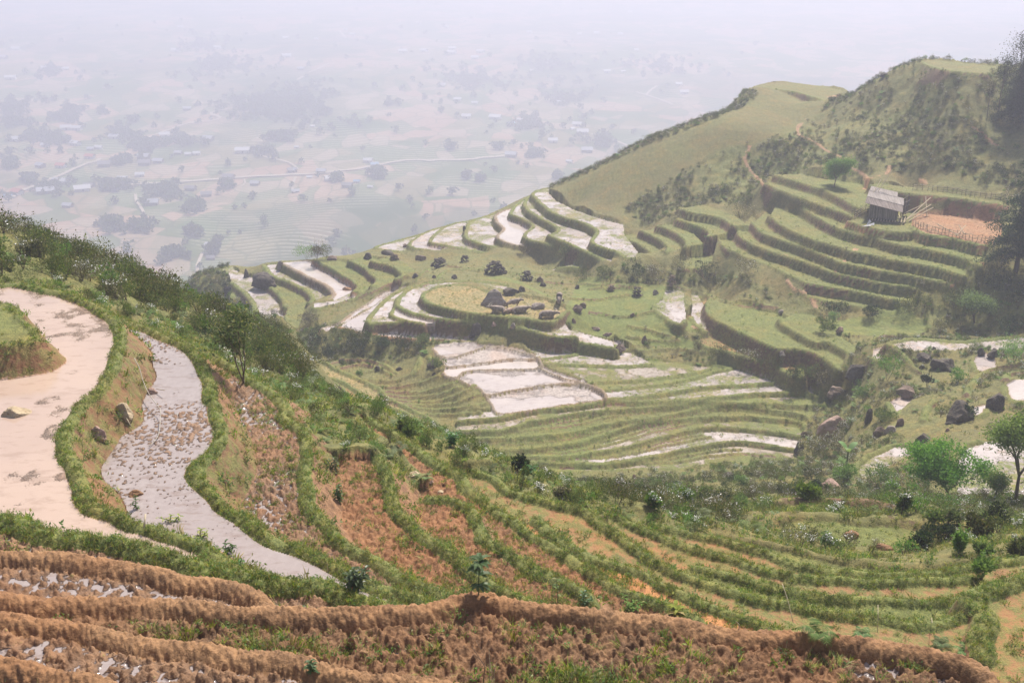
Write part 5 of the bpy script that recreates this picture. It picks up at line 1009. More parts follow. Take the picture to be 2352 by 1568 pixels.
# ------------------------------------------------------------------ the village in the valley
M_WALL = mat("plank_wall", (.20, .16, .13), .9); M_WALL2 = mat("pale_wall", (.62, .60, .56), .8)
ROOFS = dict(tin=mat("tin_roof", (.50, .50, .52), .7), grey=mat("grey_roof", (.36, .37, .41), .7), red=mat("red_roof", (.45, .15, .11), .7), blue=mat("blue_roof", (.20, .33, .48), .6), dark=mat("dark_roof", (.20, .19, .20), .8))
def house_protos():
    out = {}
    for rk, rm in ROOFS.items():
        t = thing('house', 'x', 'house'); mb = MB(); mb.box((0, 0, 1.2), (9.2, 5.4, 3.2), M_WALL if rk in ('grey', 'dark') else M_WALL2); v = [(-4.6, -2.7, 2.8), (4.6, -2.7, 2.8), (4.6, 2.7, 2.8), (-4.6, 2.7, 2.8), (-4.6, 0, 4.6), (4.6, 0, 4.6)]
        mb.add(v, [(0, 4, 3), (1, 2, 5)], M_WALL); mb.obj('wall', t)
        mb = MB(); zr, ze, th_ = 4.95, 2.6, .12
        for sg in (1, -1):
            v = [(-5.2, 0, zr), (5.2, 0, zr), (5.2, sg * 3.7, ze), (-5.2, sg * 3.7, ze)]; v += [(x, y, z - th_) for x, y, z in v]
            mb.add(v, [(0, 1, 2, 3), (7, 6, 5, 4), (0, 4, 5, 1), (1, 5, 6, 2), (2, 6, 7, 3), (3, 7, 4, 0)], rm)
        mb.obj('roof', t); mb = MB(); mb.box((.4, -2.72, .9), (1.1, .1, 2.0), ROOFS['dark']); mb.obj('door', t); out[rk] = t
    return out
PRO = house_protos(); used = set()
def copy_tree(o, parent=None):
    c = o.copy(); COL.objects.link(c)
    if parent: c.parent = parent
    for ch in [q for q in o.children]: copy_tree(ch, c)
    return c
HOUSES = {
 'in the village at the left edge': "m:68,182,48 205,208,40 183,300,50,grey 275,302,50,red 200,392,40 250,355,30,grey 295,372,50 207,415,110,grey 80,418,60,red 40,430,40,blue 248,388,26,grey 305,477,50,grey",
 'among the dark trees at the upper left': "m:298,132,50 347,134,48 340,201,50 408,222,36,grey 443,218,38 405,260,48,red 513,171,50 470,297,60,dark",
 'in the hamlet above the long valley road': "m:573,258,42 645,260,60,grey 650,290,60,dark 710,278,50,grey 738,161,50 800,240,40,grey 845,247,36 883,245,38 935,180,55,grey 1088,235,80",
 'just beside the long valley road on the left': "m:370,405,75 400,388,50,dark 550,357,50 628,340,45 1025,355,60,dark 1143,380,48,grey 680,468,70,grey 925,428,55,dark 855,405,55,dark 1310,320,50,dark 1325,412,40,grey",
 'low in the valley above the terraces': "m:938,653,45 945,712,45,dark",
 'in the hazy fields at the far left': "n:73,222,38 50,352,50 200,305,30 295,310,30 15,260,40,grey 808,124,28 975,216,34 790,230,50 840,492,40,grey",
 'in the far hazy fields at the upper centre': "o:428,132,22 460,157,30 297,174,22 160,172,30 165,253,50 230,312,36,grey 755,102,18 880,122,26 1253,146,28",
 'in the faint row across the upper centre': "o:685,232,70 780,230,40 905,220,40 905,238,55 1033,234,40 1007,262,40 1262,314,18",
 'in the cluster below the far wood': "o:860,384,40 930,448,40 1007,464,34 970,526,50 1100,530,66 1212,542,40 1240,532,30 1168,560,44,blue",
 'around the bend of the valley road': "o:210,663,26 280,567,24 530,722,48 558,742,44,blue 540,762,40,dark 320,770,50,grey 358,806,56 437,838,56,dark 268,795,30 480,815,36,blue 202,858,34,grey 190,768,44,grey 540,838,20 1170,700,60,grey 1297,677,28",
 'in the far haze left of the grassy spur': "q:580,56,24 540,154,28 432,149,28 354,153,24 612,224,24 552,322,24 480,324,36 800,380,34 825,418,44",
 'on the slope left of the grassy hill': "q:272,464,40 346,561,48 323,580,30 370,596,62 237,636,50 390,680,60,grey 575,688,36 310,727,34"}
ORD = ['first', 'second', 'third', 'fourth', 'fifth', 'sixth', 'seventh', 'eighth', 'ninth', 'tenth', 'eleventh', 'twelfth', 'thirteenth', 'fourteenth', 'fifteenth', 'sixteenth']
RN = dict(tin='pale roofed', grey='grey roofed', red='red roofed', blue='blue roofed', dark='dark roofed'); HP = []
for zone, txt in HOUSES.items():
    tl, body = txt.split(':'); L = []
    for w_ in body.split():
        q = w_.split(','); L.append((float(q[0]), float(q[1]), float(q[2]), q[3] if len(q) > 3 else 'tin'))
    L.sort(); cnt = {}; tot = {}
    for q in L: tot[q[3]] = tot.get(q[3], 0) + 1
    for x, y, w_, rk in L:
        cnt[rk] = cnt.get(rk, 0) + 1; uv = T('%s:%g,%g' % (tl, x, y + 4))[0]; p = vhit(*uv); k = np.linalg.norm(p) / FPX / 1.9505
        o = PRO[rk] if rk not in used else copy_tree(PRO[rk]); used.add(rk); s_ = w_ * k / 12.0; s_ = min(max(s_, .55), 1.5); o.scale = (s_, min(s_, 1.5), min(s_, 1.25)); o.location = p + np.array([0, 0, -.3]); o.rotation_euler = (0, 0, rng.normal() * .3)
        lab = "%s house %s" % (RN[rk], zone)
        lab = ("%s %s from the left, %s" % (ORD[cnt[rk] - 1], RN[rk] + ' house', zone)) if tot[rk] > 1 else 'the only ' + lab
        tag(o, lab, 'house', 'houses of the valley village'); HP.append(p)
for rk, o in PRO.items():
    if rk not in used: print('unused roof', rk)
# roads
M_ROAD = mat("pale_road", (.40, .345, .28), .9)
def road(txt, w, lab, off=.35):
    uv = densify(T(txt)); P_ = np.array([vhit(u, v) for u, v in uv]); P_ = resample(P_, 12); d = np.gradient(P_[:, :2], axis=0); d /= np.linalg.norm(d, axis=1)[:, None] + 1e-9
    nn = np.stack([-d[:, 1], d[:, 0]], 1); V_ = []
    for sg in (-.5, .5):
        q = P_[:, :2] + nn * w * sg; V_.append(np.column_stack([q, vz(q[:, 0], q[:, 1]) + off + .9]))
    v = np.stack(V_, 1).reshape(-1, 3); n = len(P_); f = np.array([(2 * k, 2 * k + 1, 2 * k + 3, 2 * k + 2) for k in range(n - 1)]); tag(mesh_obj('valley_road', v, f, M_ROAD), lab, None, kind='structure')
road("m:560,385 640,382 720,378 870,368 1000,357 1150,348 1330,340 o:430,768 500,758 580,745 640,733 700,725 830,724 950,722 1050,712 1140,705", 4.5, 'pale earth road running along the valley')
road("m:60,440 100,412 150,395 220,365 300,330 390,290 430,283 452,268", 4, 'pale track through the left village')
road("m:652,183 690,163 730,148 780,130 830,112 880,104 930,100 970,95 990,86 975,78 940,66 990,52 1060,38", 4, 'pale winding track in the fields')
for q, w_ in (("m:608,430 612,460 628,480 645,512", 4), ("m:887,780 885,745 900,715 910,695", 4), ("m:1160,255 1220,270 1300,288 1335,318", 4), ("o:212,362 240,346", 8), ("o:262,330 300,315 345,292 378,286", 6), ("o:398,140 412,155 430,176", 8), ("q:610,418 660,432 720,452 775,475", 5), ("q:655,430 680,405 705,390", 7), ("q:410,605 450,610 500,630 560,655 610,678", 5), ("o:205,800 190,850 200,870", 4), ("m:1095,360 1100,385 1085,395", 3)):
    road(q, w_ * .6, 'narrow pale track in the hazy valley')
# trees of the valley, in woods and clumps
M_VTREE = leaf_material('valley_tree_leaf', (.065, .085, .05), (.11, .13, .075), None)
def blob_mesh(seed, n=60, size=1.6):
    r = np.random.default_rng(seed); q, d = lobes(n, 2.3, 5.0, r, 6); v, f = leaves(q, size, .9, .3, r, d); return MB().add(v, f, M_VTREE).mesh("valley_tree")
VT = [blob_mesh(800 + k) for k in range(4)]; PT = []
def clump(tl, x, y, rx, n, flat=.35):
    for _ in range(n):
        a = rng.random() * 6.283; q = abs(rng.normal()) * .62 * (1 + .45 * math.sin(a * 3 + x)); uv = T('%s:%g,%g' % (tl, x + math.cos(a) * q * rx, y + math.sin(a) * q * rx * flat))[0]
        if uv[1] > -80: PT.append(vhit(*uv))
for q in (("m", 70, 110, 60, 70), ("m", 150, 170, 60, 80), ("m", 245, 190, 55, 70), ("m", 300, 90, 60, 70), ("m", 560, 160, 70, 80), ("m", 650, 210, 80, 130), ("m", 560, 280, 40, 40), ("m", 505, 400, 55, 110), ("m", 830, 190, 60, 50), ("m", 1260, 175, 45, 50), ("m", 740, 420, 90, 90), ("m", 450, 55, 22, 14), ("m", 1230, 30, 150, 260), ("m", 605, 100, 25, 14), ("m", 860, 600, 35, 18), ("m", 780, 700, 40, 30), ("m", 500, 570, 60, 60), ("m", 130, 365, 35, 25), ("m", 1020, 390, 35, 20), ("m", 880, 490, 50, 40), ("m", 980, 650, 16, 6), ("m", 950, 690, 30, 12), ("m", 220, 410, 90, 40), ("m", 640, 580, 60, 25), ("m", 40, 300, 60, 30),
          ("o", 150, 480, 230, 420), ("o", 150, 620, 40, 40), ("o", 60, 690, 60, 40), ("o", 570, 790, 40, 30), ("o", 390, 810, 30, 16), ("o", 1000, 370, 200, 130), ("o", 905, 670, 16, 8), ("o", 1030, 815, 16, 8), ("o", 970, 800, 14, 8), ("o", 1270, 700, 40, 26), ("o", 1120, 670, 20, 8), ("o", 630, 470, 30, 14), ("n", 240, 330, 70, 60), ("n", 900, 200, 120, 80), ("n", 1000, 290, 170, 160), ("n", 60, 480, 120, 90), ("n", 330, 500, 60, 30), ("q", 120, 560, 120, 60), ("q", 300, 450, 160, 80), ("q", 260, 800, 30, 16), ("q", 450, 640, 100, 40), ("q", 700, 300, 300, 90), ("q", 200, 300, 250, 90)): clump(*q)
for _ in range(220):
    a = rng.random() * 1352; b = rng.random() * 620; d_ = ray((a, b))[0]; PT.append(vhit(a, b))
scatter('valley_trees', np.array(PT), .7 + 1.0 * rng.random(len(PT)), VT, 'dark woods and tree clumps in the hazy valley', .05)

# ------------------------------------------------------------------ the hut on the hillside
def wood_material(name, a, b, along=2):
    m = mat(name, a, .85, .2); s = NT_(m); mp = s.n.new("ShaderNodeMapping"); sc = [9, 9, 9] if along == 2 else [7, .5, .5]; sc[along] = .5; mp.inputs["Scale"].default_value = sc; s.l.new(s.obj(), mp.inputs[0])
    n = s.noise(1, 4, .6, mp.outputs[0]); n2 = s.noise(1.1, 3, .5); c = s.mix(s.ramp(n, .35, .65), a, b); c = s.mix(s.ramp(n2, .5, .7, 0, .4), c, s.mix(1.0, c, (.6, .6, .6), 'MULTIPLY')); s.l.new(c, s.b.inputs["Base Color"]); return m
M_PLANK = wood_material("weathered_plank", (.10, .085, .07), (.25, .22, .19)); M_BAMBOO = mat("bamboo", (.46, .38, .26), .6); M_BEAM = mat("old_beam", (.14, .115, .09), .9)
M_SHEET = wood_material("cement_sheet", (.31, .275, .26), (.42, .375, .355), 1); M_SHEET2 = wood_material("stained_sheet", (.17, .14, .13), (.27, .23, .215), 1)
hp, hk = at("l:1345,475"); hut = thing('hut', 'weathered wooden hut with a patched pale grey sheet roof on the hillside', 'hut', hp)
ux = np.array([-3.1, 1.2, 0]); uy = np.array([1.25, 2.9, 0]); Z = np.array([0, 0, 1.0]); fl = .35
def planks(name, A, B, za, zb, m=M_PLANK, n=14, gap=.0, z0=fl):
    mb = MB(); d = (B - A); L = np.linalg.norm(d); d = d / L; nn = np.array([-d[1], d[0], 0]); r = np.random.default_rng(int(L * 100))
    for q in range(n):
        t0, t1 = q / n + gap / n, (q + 1) / n - .06 / n; zt = za + (zb - za) * (q + .5) / n + r.normal() * .03; off = nn * r.normal() * .02; P0, P1 = A + d * L * t0 + off, A + d * L * t1 + off; w = nn * .03
        v = [P0 - w + Z * z0, P1 - w + Z * z0, P1 + w + Z * z0, P0 + w + Z * z0, P0 - w + Z * zt, P1 - w + Z * zt, P1 + w + Z * zt, P0 + w + Z * zt]
        mb.add(v, [(0, 3, 2, 1), (4, 5, 6, 7), (0, 1, 5, 4), (1, 2, 6, 5), (2, 3, 7, 6), (3, 0, 4, 7)], m)
    return mb.obj(name, hut)
O = np.zeros(3)
planks('front_wall', O, ux, 1.62, 2.45, n=15); planks('side_wall', O, uy, 1.62, 2.65, n=12); planks('back_wall', uy, uy + ux, 2.65, 3.2, n=12); planks('side_wall', ux, ux + uy, 2.45, 3.2, n=10)
def sheet(name, a, b, c, d, m, n=22, h=.018):
    """corrugated sheet between four corners: a-b low edge, d-c high edge"""
    v = []; f = []; nn = np.cross(b - a, d - a); nn /= np.linalg.norm(nn); K = n * 4
    for side in (0, -.02):
        for q in range(K + 1):
            t = q / K; w = nn * (h * math.cos(q * math.pi / 2) + side); v += [a + (b - a) * t + w, d + (c - d) * t + w]
    mm = mat(name + "_tone", (1, 1, 1)) if False else m
    o_ = 2 * (K + 1)
    for q in range(K): f += [(2 * q, 2 * q + 2, 2 * q + 3, 2 * q + 1), (o_ + 2 * q, o_ + 2 * q + 1, o_ + 2 * q + 3, o_ + 2 * q + 2), (2 * q, o_ + 2 * q, o_ + 2 * q + 2, 2 * q + 2), (2 * q + 1, 2 * q + 3, o_ + 2 * q + 3, o_ + 2 * q + 1)]
    return MB().add(v, f, m).obj(name, hut)
LE, RE, RT, LT = np.array([-3.95, .8, 2.45]), np.array([.5, -.55, 1.5]), np.array([1.75, 3.2, 2.95]), np.array([-2.3, 4.2, 3.75])
def rf(u, v, dz=0): return LE * (1 - u) * (1 - v) + RE * u * (1 - v) + RT * u * v + LT * (1 - u) * v + Z * dz
sheet('roof_sheet', rf(0, 0), rf(1, 0), rf(1, .42), rf(0, .42), M_SHEET2, 24); sheet('roof_sheet', rf(0, .38, .05), rf(1.02, .38, .05), rf(1.02, .78, .05), rf(0, .78, .05), M_SHEET, 24); sheet('roof_sheet', rf(.02, .74, .09), rf(.83, .74, .09), rf(.83, 1.03, .09), rf(.02, 1.03, .09), M_SHEET, 19)
mb = MB()
for a_, b_ in (((1.2, 2.2, 2.35), (2.6, 3.4, 2.9)), ((.9, 3.0, 2.9), (2.9, 3.9, 2.6)), ((1.6, 2.0, .3), (1.7, 2.1, 2.7)), ((2.5, 3.4, .3), (2.6, 3.4, 3.1)), ((2.9, 3.9, .3), (2.9, 3.9, 2.6)), ((1.5, 2.2, 1.4), (3.0, 3.9, 1.5)), ((1.5, 2.2, 2.0), (3.0, 3.9, 2.1))): mb.tube([a_, b_], .06, M_BEAM, 5)
mb.obj('lean_to_frame', hut); 
A_ = np.array([1.4, 2.4, 0]); B_ = np.array([2.9, 4.0, 0]); planks('lean_to_wall', A_, B_, 2.3, 1.9, n=9, gap=.25)
mb = MB()
for q in range(13): t = q / 12; c_ = -.3 * ux * 1 + ux * 1.25 * t; mb.tube([c_ - uy * .24 + Z * (fl - .05), c_ + uy * 1.02 + Z * (fl - .05)], .05, M_BAMBOO, 5)
for q in (-.22, 0, .5, 1): mb.tube([-.35 * ux + uy * q + Z * (fl - .14), 1.3 * ux * .8 + uy * q + Z * (fl - .14)], .06, M_BEAM, 5)
mb.obj('floor_platform', hut); 
for a_ in (-.28, .1, .5, .95):
    for b_ in (-.2, .9): mb = MB(); c_ = ux * a_ + uy * b_; mb.tube([c_ + Z * -1.6, c_ + Z * (fl - .1)], .07, M_BEAM, 6); mb.obj('stilt', hut)
mb = MB(); mb.tube([(-1.6, 3.2, 3.3), (.4, 4.6, 5.9)], .045, M_BAMBOO, 5); mb.obj('roof_pole', hut); mb = MB(); mb.tube([(-2.3, 2.9, 3.2), (-.9, 4.6, 4.6)], .04, M_BAMBOO, 5); mb.obj('roof_pole', hut)
def sticks(name, label, cat, segs, rad=.05, m=M_BAMBOO, z=(.1, .1)):
    """poles given by traced ends with heights above ground"""
    base = None; P_ = []
    for s_, z0, z1 in segs:
        (u0, v0), (u1, v1) = T(s_); p0 = hit(u0, v0, Hfin) + np.array([0, 0, z0]); p1 = hit(u1, v1, Hfin) + np.array([0, 0, z1]); P_.append((p0, p1)); base = p0 if base is None else base
    o = MB(); 
    for p0, p1 in P_: o.tube([p0 - base, p1 - base], rad, m, 5)
    q = o.obj(name); q.location = base; return tag(q, label, cat)
def fence(label, s_, n, h, rails, posts=True, jit=.1, m=M_BAMBOO):
    uv = T(s_); P_ = np.array([hit(u, v, Hfin) for u, v in densify(uv)]); P_ = resample(P_, max(.2, np.hypot(*(P_[-1, :2] - P_[0, :2])) / n)); b = P_[0].copy(); t = thing('bamboo_fence', label, 'fence', b); P_ = P_ - b
    r = np.random.default_rng(len(label))
    for k in range(rails):
        z = h * (k + .7) / rails; mb = MB(); mb.tube(P_ + np.stack([r.normal(size=len(P_)) * .04, r.normal(size=len(P_)) * .04, np.full(len(P_), z) + r.normal(size=len(P_)) * jit * .5], 1), .032, m, 4); mb.obj('rail', t)
    for q in P_[::1 if posts else 2]: mb = MB(); mb.tube([q + Z * -.2, q + np.array([r.normal() * jit * .5, 0, h * (.9 + .3 * r.random())])], .03, M_BEAM, 4); mb.obj('post', t)
    return t
fence('bamboo fence left of the hut with a crooked end post', "l:1020,440 1090,420 1160,395", 7, 1.1, 4)
fence('long low bamboo fence along the near edge of the red field', "l:1480,500 1620,545 1780,580 1950,620 2130,635", 22, .75, 4, jit=.16)
fence('long pole fence on the bank behind the hut', "l:1480,215 1700,235 1900,265 2060,285 2200,300 2340,320", 22, .8, 3, jit=.12)
sticks('pole_heap', 'heap of pale bamboo poles leaning beside the hut', 'poles', [("l:1410,475 1600,400", .1, 1.2), ("l:1425,470 1610,410", .3, 1.3), ("l:1440,480 1630,415", .2, 1.0), ("l:1400,440 1560,410", .6, 1.4), ("l:1560,400 1590,430", 1.6, .1)], .07)
sticks('fallen_pole', 'long pale pole lying on the fence of the red field', 'pole', [("l:1660,540 1830,610", .9, .5)], .06); sticks('crossed_sticks', 'two pale crossed sticks on the red field fence', 'sticks', [("l:1830,560 1885,590", 1.1, .4), ("l:1820,600 1885,565", .4, 1.1)], .05)
p, k = at("l:1125,510"); mb = MB()
for a_, b_, c_ in (((-.9, -.3, .05), (.5, .2, .25), (.3, -.2, .1)), ((-.6, -.2, .1), (.9, .3, .4), (.8, 0, .15)), ((-.2, 0, .1), (.3, .5, .8), (.5, .3, .5))): v = np.array([a_, b_, c_]); mb.add(np.vstack([v, v - [0, 0, .03]]), [(0, 1, 2), (5, 4, 3), (0, 3, 4, 1), (1, 4, 5, 2), (2, 5, 3, 0)], ROOFS['tin'])
o = mb.obj('scrap_sheet'); o.location = p; tag(o, 'torn white scrap sheets lying on the grass in front of the hut', 'scrap')

# ------------------------------------------------------------------ water buffalo
M_BUF = mat("buffalo_hide", (.2, .16, .14), .7); s_ = NT_(M_BUF); n_ = s_.noise(3, 4); s_.l.new(s_.mix(s_.ramp(n_, .35, .65), (.17, .135, .115), (.33, .27, .23)), s_.b.inputs["Base Color"])
M_BUF2 = mat("brown_hide", (.33, .23, .17), .7); M_HORN = mat("horn", (.40, .36, .30), .5)
def buffalo(name, label, s_, face, pose, scale=1.0, m=None, head_up=0.0):
    p, k = at(s_); t = thing(name, label, 'buffalo', p, face, 'water buffalo in the pasture', scale); zb = .48 if pose == 'lie' else .95
    if pose == 'lie': nodes = [(-.95, 0, zb - .02, .34), (-.35, 0, zb + .03, .44), (.30, 0, zb + .03, .43), (.75, 0, zb + .08, .34), (1.12, 0, zb + .16 + head_up, .22), (1.42, 0, zb + .20 + head_up, .17), (1.72, 0, zb + .05 + head_up, .11)]
    elif pose == 'graze': nodes = [(-.95, 0, zb + .02, .33), (-.35, 0, zb, .43), (.30, 0, zb + .03, .40), (.70, 0, zb + .08, .33), (1.05, 0, zb - .15, .21), (1.32, 0, zb - .45, .16), (1.48, 0, zb - .75, .10)]
    else: nodes = [(-.95, 0, zb + .02, .33), (-.35, 0, zb, .43), (.30, 0, zb + .03, .40), (.70, 0, zb + .10, .33), (1.05, 0, zb + .22, .21), (1.35, 0, zb + .26, .16), (1.63, 0, zb + .10, .10)]
    e = [(a, a + 1) for a in range(6)]
    if pose == 'lie': legs = [((.62, .25, .25, .15), (.95, .34, .12, .10), (.70, .38, .08, .08)), ((.62, -.25, .25, .15), (.95, -.34, .12, .10), (.70, -.38, .08, .08)), ((-.75, .28, .30, .18), (-.45, .42, .14, .12), (-.80, .46, .08, .08)), ((-.75, -.28, .30, .18), (-.45, -.42, .14, .12), (-.80, -.46, .08, .08))]
    else: legs = [((.60, .2, .62, .14), (.63, .21, .36, .09), (.60, .21, .06, .085)), ((.60, -.2, .62, .14), (.55, -.21, .36, .09), (.52, -.21, .06, .085)), ((-.85, .2, .68, .17), (-1.0, .21, .38, .09), (-.92, .21, .06, .085)), ((-.85, -.2, .68, .17), (-.95, -.21, .38, .09), (-.85, -.21, .06, .085))]
    for n, L in enumerate(legs):
        root = 3 if n < 2 else 0
        for q in L: e.append((root, len(nodes))); root = len(nodes); nodes.append(q)
    me = bpy.data.meshes.new('body'); me.from_pydata([q[:3] for q in nodes], e, []); o = bpy.data.objects.new('body', me); COL.objects.link(o); o.parent = t; me.materials.append(m or M_BUF)
    sk = o.modifiers.new("skin", 'SKIN'); sk.use_smooth_shade = True
    for q, sv in zip(nodes, me.skin_vertices[0].data): sv.radius = (q[3], q[3]); sv.use_root = False
    me.skin_vertices[0].data[2].use_root = True; sb = o.modifiers.new("sub", 'SUBSURF'); sb.levels = 2; sb.render_levels = 2
    hx, hy, hz, hr = nodes[5]; lean_ = -.5 if pose == 'graze' else 0
    for sg in (1, -1):
        mb = MB(); pts = [(hx - .05, sg * .10, hz + .12), (hx - .12, sg * .34, hz + .18), (hx - .28, sg * .50, hz + .26), (hx - .45, sg * .46, hz + .40), (hx - .52, sg * .34, hz + .48)]; mb.tube(pts, [.055, .05, .04, .028, .01], M_HORN, 6); mb.obj('horn', t, True)
        mb = MB(); v, f = leaves(np.array([(hx - .12, sg * .12, hz + .03)]), .0001, .6); v = np.array([(hx - .1, sg * .12, hz + .06), (hx - .06, sg * .26, hz + .08), (hx - .10, sg * .36, hz - .02), (hx - .16, sg * .22, hz - .05)]); mb.add(np.vstack([v, v + [-.02, 0, -.02]]), [(0, 1, 2, 3), (7, 6, 5, 4), (0, 4, 5, 1), (1, 5, 6, 2), (2, 6, 7, 3), (3, 7, 4, 0)], m or M_BUF); mb.obj('ear', t)
    mb = MB(); mb.tube([(-1.22, 0, zb + .1), (-1.32, .05, zb - .15), (-1.30, .12, max(.06, zb - .5))], [.035, .025, .03], m or M_BUF, 5); mb.obj('tail', t, True); return t
buffalo('buffalo', 'grey buffalo lying at the left of the group with its head raised to the left', "j:192,1178", math.pi - .05, 'lie', .97, head_up=.12)
buffalo('buffalo', 'buffalo standing behind the lying group in front of the boulder, facing right', "j:300,1145", .15, 'stand', .82)
buffalo('buffalo', 'reddish brown buffalo lying in the middle of the group', "j:270,1182", math.pi + .9, 'lie', .68, M_BUF2)
buffalo('buffalo', 'grey buffalo lying at the right of the group, facing right', "j:345,1185", .05, 'lie', .95, head_up=.1)
buffalo('buffalo', 'dark buffalo lying alone near the right end of the pasture', "j:555,1215", -.02, 'lie', 1.0)
buffalo('buffalo', 'buffalo grazing head down by the low bank, seen from the front', "j:660,1118", -math.pi / 2 - .1, 'graze', .95)

# ------------------------------------------------------------------ near plants and odds and ends
def leafy_plant(s_, hpx, label, seed, n=26, L=.16, m=None, stems=1, red=0, spread=.06, name='leafy_plant', whorl=False):
    p, k = at(s_); h = hpx * k; r = np.random.default_rng(seed); t = thing(name, label, 'plant', p); Ps = []; Ds = []; mb = MB()
    for q in range(stems):
        tip = np.array([r.normal() * spread * 2 * (q > 0), r.normal() * spread * 2 * (q > 0), h * (1 if q == 0 else .55 + .35 * r.random())]); b = np.array([r.normal() * .03, r.normal() * .03, -.03]); mb.tube([b, b * .5 + tip * .5 + [0, 0, .02], tip], [.011, .009, .005], M_STEM, 5)
        for g_ in range(n):
            f_ = .25 + .75 * (g_ / n) if not whorl else (.35, .6, .78, .92, 1)[g_ % 5]; a = g_ * 2.4 + q; Ps.append(b * (1 - f_) + tip * f_); Ds.append((math.cos(a), math.sin(a), .25 + .5 * f_))
    mb.obj('stem', t); Ps = np.array(Ps); Ds = np.array(Ds); V_ = []; F_ = []; o_ = 0
    for P0, D0 in zip(Ps, Ds):
        l = L * (.7 + .6 * r.random()); d = D0 / np.linalg.norm(D0); s1 = np.cross(d, Z); s1 /= np.linalg.norm(s1); w = l * .17; tt = (0, .3, .65, 1); row = []
        for a_ in tt: c = P0 + d * l * a_ - Z * l * .55 * a_ * a_; ww = w * math.sin(math.pi * min(1, a_ * .85 + .12)) if a_ < 1 else .002; row += [c - s1 * ww + Z * ww * .3, c, c + s1 * ww + Z * ww * .3]
        V_ += row; F_ += [(o_ + 3 * k_ + j_, o_ + 3 * k_ + j_ + 1, o_ + 3 * k_ + j_ + 4, o_ + 3 * k_ + j_ + 3) for k_ in range(3) for j_ in range(2)]; o_ += 12
    MB().add(V_, F_, m or M_DGREEN).obj('foliage', t)
    if red:
        mb = MB(); v = np.array([(0, -.06, h * .42), (.03, -.10, h * .3), (.01, -.11, h * .12), (-.03, -.09, h * .28)]); mb.add(v, [(0, 1, 2, 3)], M_RED); mb.obj('red_leaf', t)
    return t
M_DGREEN = leaf_material("broad_leaf", (.045, .10, .03), (.09, .17, .05), None, rough=.35)
leafy_plant("c:820,860", 210, 'broad leaved plant with one red leaf at the end of the lilac water', 1, 22, .17, stems=4, red=1, spread=.10)
leafy_plant("c:1800,860", 285, 'tall single stemmed plant with drooping leaves above the brown bank', 2, 30, .21, whorl=True)
leafy_plant("c:705,160", 160, 'dark upright plant on the right of the puddled mud strip', 3, 30, .14, stems=2); leafy_plant("d:665,960", 130, 'dark weed on the edge of the orange plot', 4, 24, .14, stems=2)
leafy_plant("b:1775,560", 110, 'small leafy plant on the grassy bank beside the lilac water', 5, 12, .13, stems=3); leafy_plant("b:1905,640", 50, 'seedling right of the small leafy plant on the same bank', 6, 8, .10, stems=1); leafy_plant("b:1075,200", 110, 'spindly plant standing at the left edge of the lilac water', 7, 16, .09, stems=2)
leafy_plant("b:1350,310", 60, 'thin grassy sprig on the bank of the lilac water', 8, 10, .12, m=M_GRASS, stems=3); leafy_plant("b:1585,425", 60, 'second thin sprig on the bank, nearer the small leafy plant', 9, 10, .12, m=M_GRASS, stems=3)
leafy_plant("c:490,1500", 130, 'small weed rooted in the brown bank at the bottom', 10, 14, .10, stems=2); leafy_plant("e:440,940", 200, 'thin stemmed weed with pale leaves beyond the brown bank', 11, 14, .13, m=M_WEED, stems=1, whorl=True); leafy_plant("e:650,960", 120, 'upright weed in the ploughed strip beyond the brown bank', 12, 18, .12, stems=2)
leafy_plant("e:1000,1010", 70, 'leafy clump with a white flower behind the brown bank', 13, 16, .12, m=M_WEED, stems=5, spread=.15); leafy_plant("e:1390,1040", 70, 'tuft of long arching blades behind the brown bank', 14, 10, .26, m=M_GRASS, stems=2)
leafy_plant("d:1570,760", 130, 'dark broad leaved weed on the skyline of the near slope', 15, 24, .2, stems=3); leafy_plant("h:200,1190", 110, 'leafy weed right of the dark weed clump on the slope edge', 16, 20, .22, stems=3)
for s_, lab in (("f:740,1190", 'fern behind the brown bank, left one'), ("f:1080,1190", 'fern behind the brown bank, middle one'), ("f:1700,1270", 'tall bright fern behind the brown bank'), ("f:1880,1330", 'fern hanging over the right end of the brown bank')):
    p, k = at(s_); o = bpy.data.objects.new('fern', fern_mesh('fern', len(lab), 12, .36, M_WEED)); COL.objects.link(o); o.location = p; tag(o, lab, 'fern')
def strand(name, label, cat, s_, rad, m, zs, tube_k=5):
    P_ = np.array([hit(u, v, Hfin) for u, v in densify(T(s_))]); P_ = resample(P_, .15); P_[:, 2] += np.interp(np.linspace(0, 1, len(P_)), np.linspace(0, 1, len(zs)), zs); b = P_[0].copy(); o = MB().tube(P_ - b, rad, m, tube_k).obj(name, None, True); o.location = b; return tag(o, label, cat)
M_HOSE = mat("hose", (.36, .33, .29), .5)
strand('hose', 'pale hose running down the grassy slope into the lilac water', 'hose', "a:1070,950 1100,1000 1130,1100 1170,1190 1230,1270 1265,1310 1260,1400 1240,1490 1170,1560", .011, M_HOSE, (.35, .3, .25, .12, .05))
strand('stick', 'short pale stick on the grassy slope right of the blocky rock', 'stick', "a:1230,1115 1300,1150", .012, M_TWIG, (.1, .2)); strand('stick', 'dead stalk lying in the weeds below the blocky rock', 'stick', "a:985,1345 1035,1425", .012, M_TWIG, (.15, .15)); strand('stake', 'small wooden stake leaning on the bank of the pond', 'stake', "b:1135,390 1155,340", .02, M_TWIG, (.1, .25))
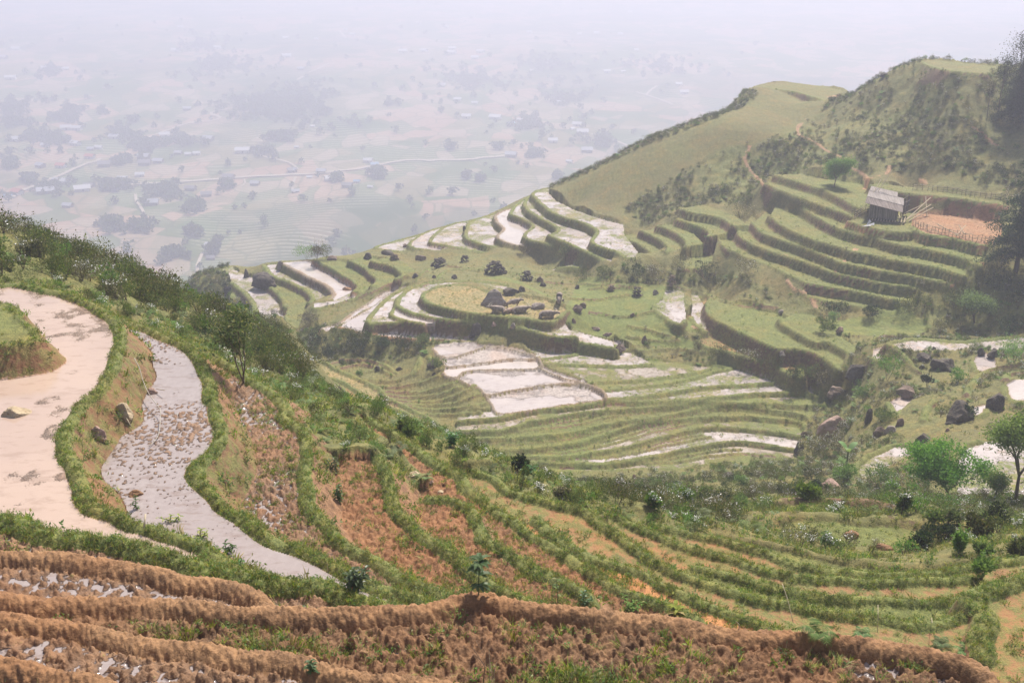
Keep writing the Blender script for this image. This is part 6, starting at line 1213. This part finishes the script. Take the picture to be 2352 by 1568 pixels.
for n_, (s_, hpx, lab) in enumerate((("c:1880,1560", 290, 'tallest dry stalk at the bottom centre'), ("c:1910,1575", 190, 'dry stalk right of the tallest at the bottom centre'), ("c:1895,1600", 250, 'thin dry stalk just beside the tallest one'), ("c:1820,1600", 360, 'dark bushy dry weed stem at the bottom centre'), ("c:615,700", 90, 'dry reed standing at the edge of the lilac water'), ("e:1880,1140", 60, 'broken dry stalk behind the brown bank'))):
    p, k = at(s_); r = np.random.default_rng(n_); h = hpx * k; o = MB(); o.tube([(0, 0, -.1), (r.normal() * .02, 0, h * .5), (r.normal() * .05, 0, h)], [.008, .006, .003], M_TWIG if 'dark' not in lab else M_BARK, 5)
    if 'dark' in lab:
        for q in range(9): z = h * (.35 + .07 * q); a = r.random() * 6.28; o.tube([(0, 0, z), (math.cos(a) * .10, math.sin(a) * .10, z + .10)], .003, M_BARK, 3)
    o = o.obj('dry_stalk', None); o.location = p; tag(o, lab, 'stalk')
for n_, (s_, lab) in enumerate((("f:440,930 540,1110", 'thin bare stem arching over the leafy banks'), ("f:1185,1090 1200,1190", 'short dry stem behind the brown bank'), ("f:1605,1240 1615,1080", 'dry grass stem standing by the bright fern'))):
    strand('dry_reed', lab, 'stem', s_, .008, M_TWIG, (.5, .35, .05))
# banana like plant beside the mauve thicket
p, k = at("g:960,1090"); t = thing('banana_plant', 'young banana plant with one long pale leaf beside the oval pond', 'plant', p); mb = MB(); mb.tube([(0, 0, 0), (0, 0, 1.1)], [.08, .05], M_STEM, 6); mb.obj('stem', t)
for a in (2.4, .5, 4.2):
    mb = MB(); tt = np.linspace(0, 1, 9); c = np.stack([np.cos(a) * tt * .9, np.sin(a) * tt * .9, 1.0 + 1.5 * tt - .9 * tt ** 2], 1); w = .26 * np.sin(np.pi * (tt * .9 + .08)); sd_ = np.array([-math.sin(a), math.cos(a), 0]); v = np.stack([c - sd_ * w[:, None], c, c + sd_ * w[:, None]], 1).reshape(-1, 3)
    mb.add(v, [(3 * k_ + j_, 3 * k_ + j_ + 1, 3 * k_ + j_ + 4, 3 * k_ + j_ + 3) for k_ in range(8) for j_ in range(2)], M_PALEGR); mb.obj('leaf', t)
print('done', len(bpy.data.objects))
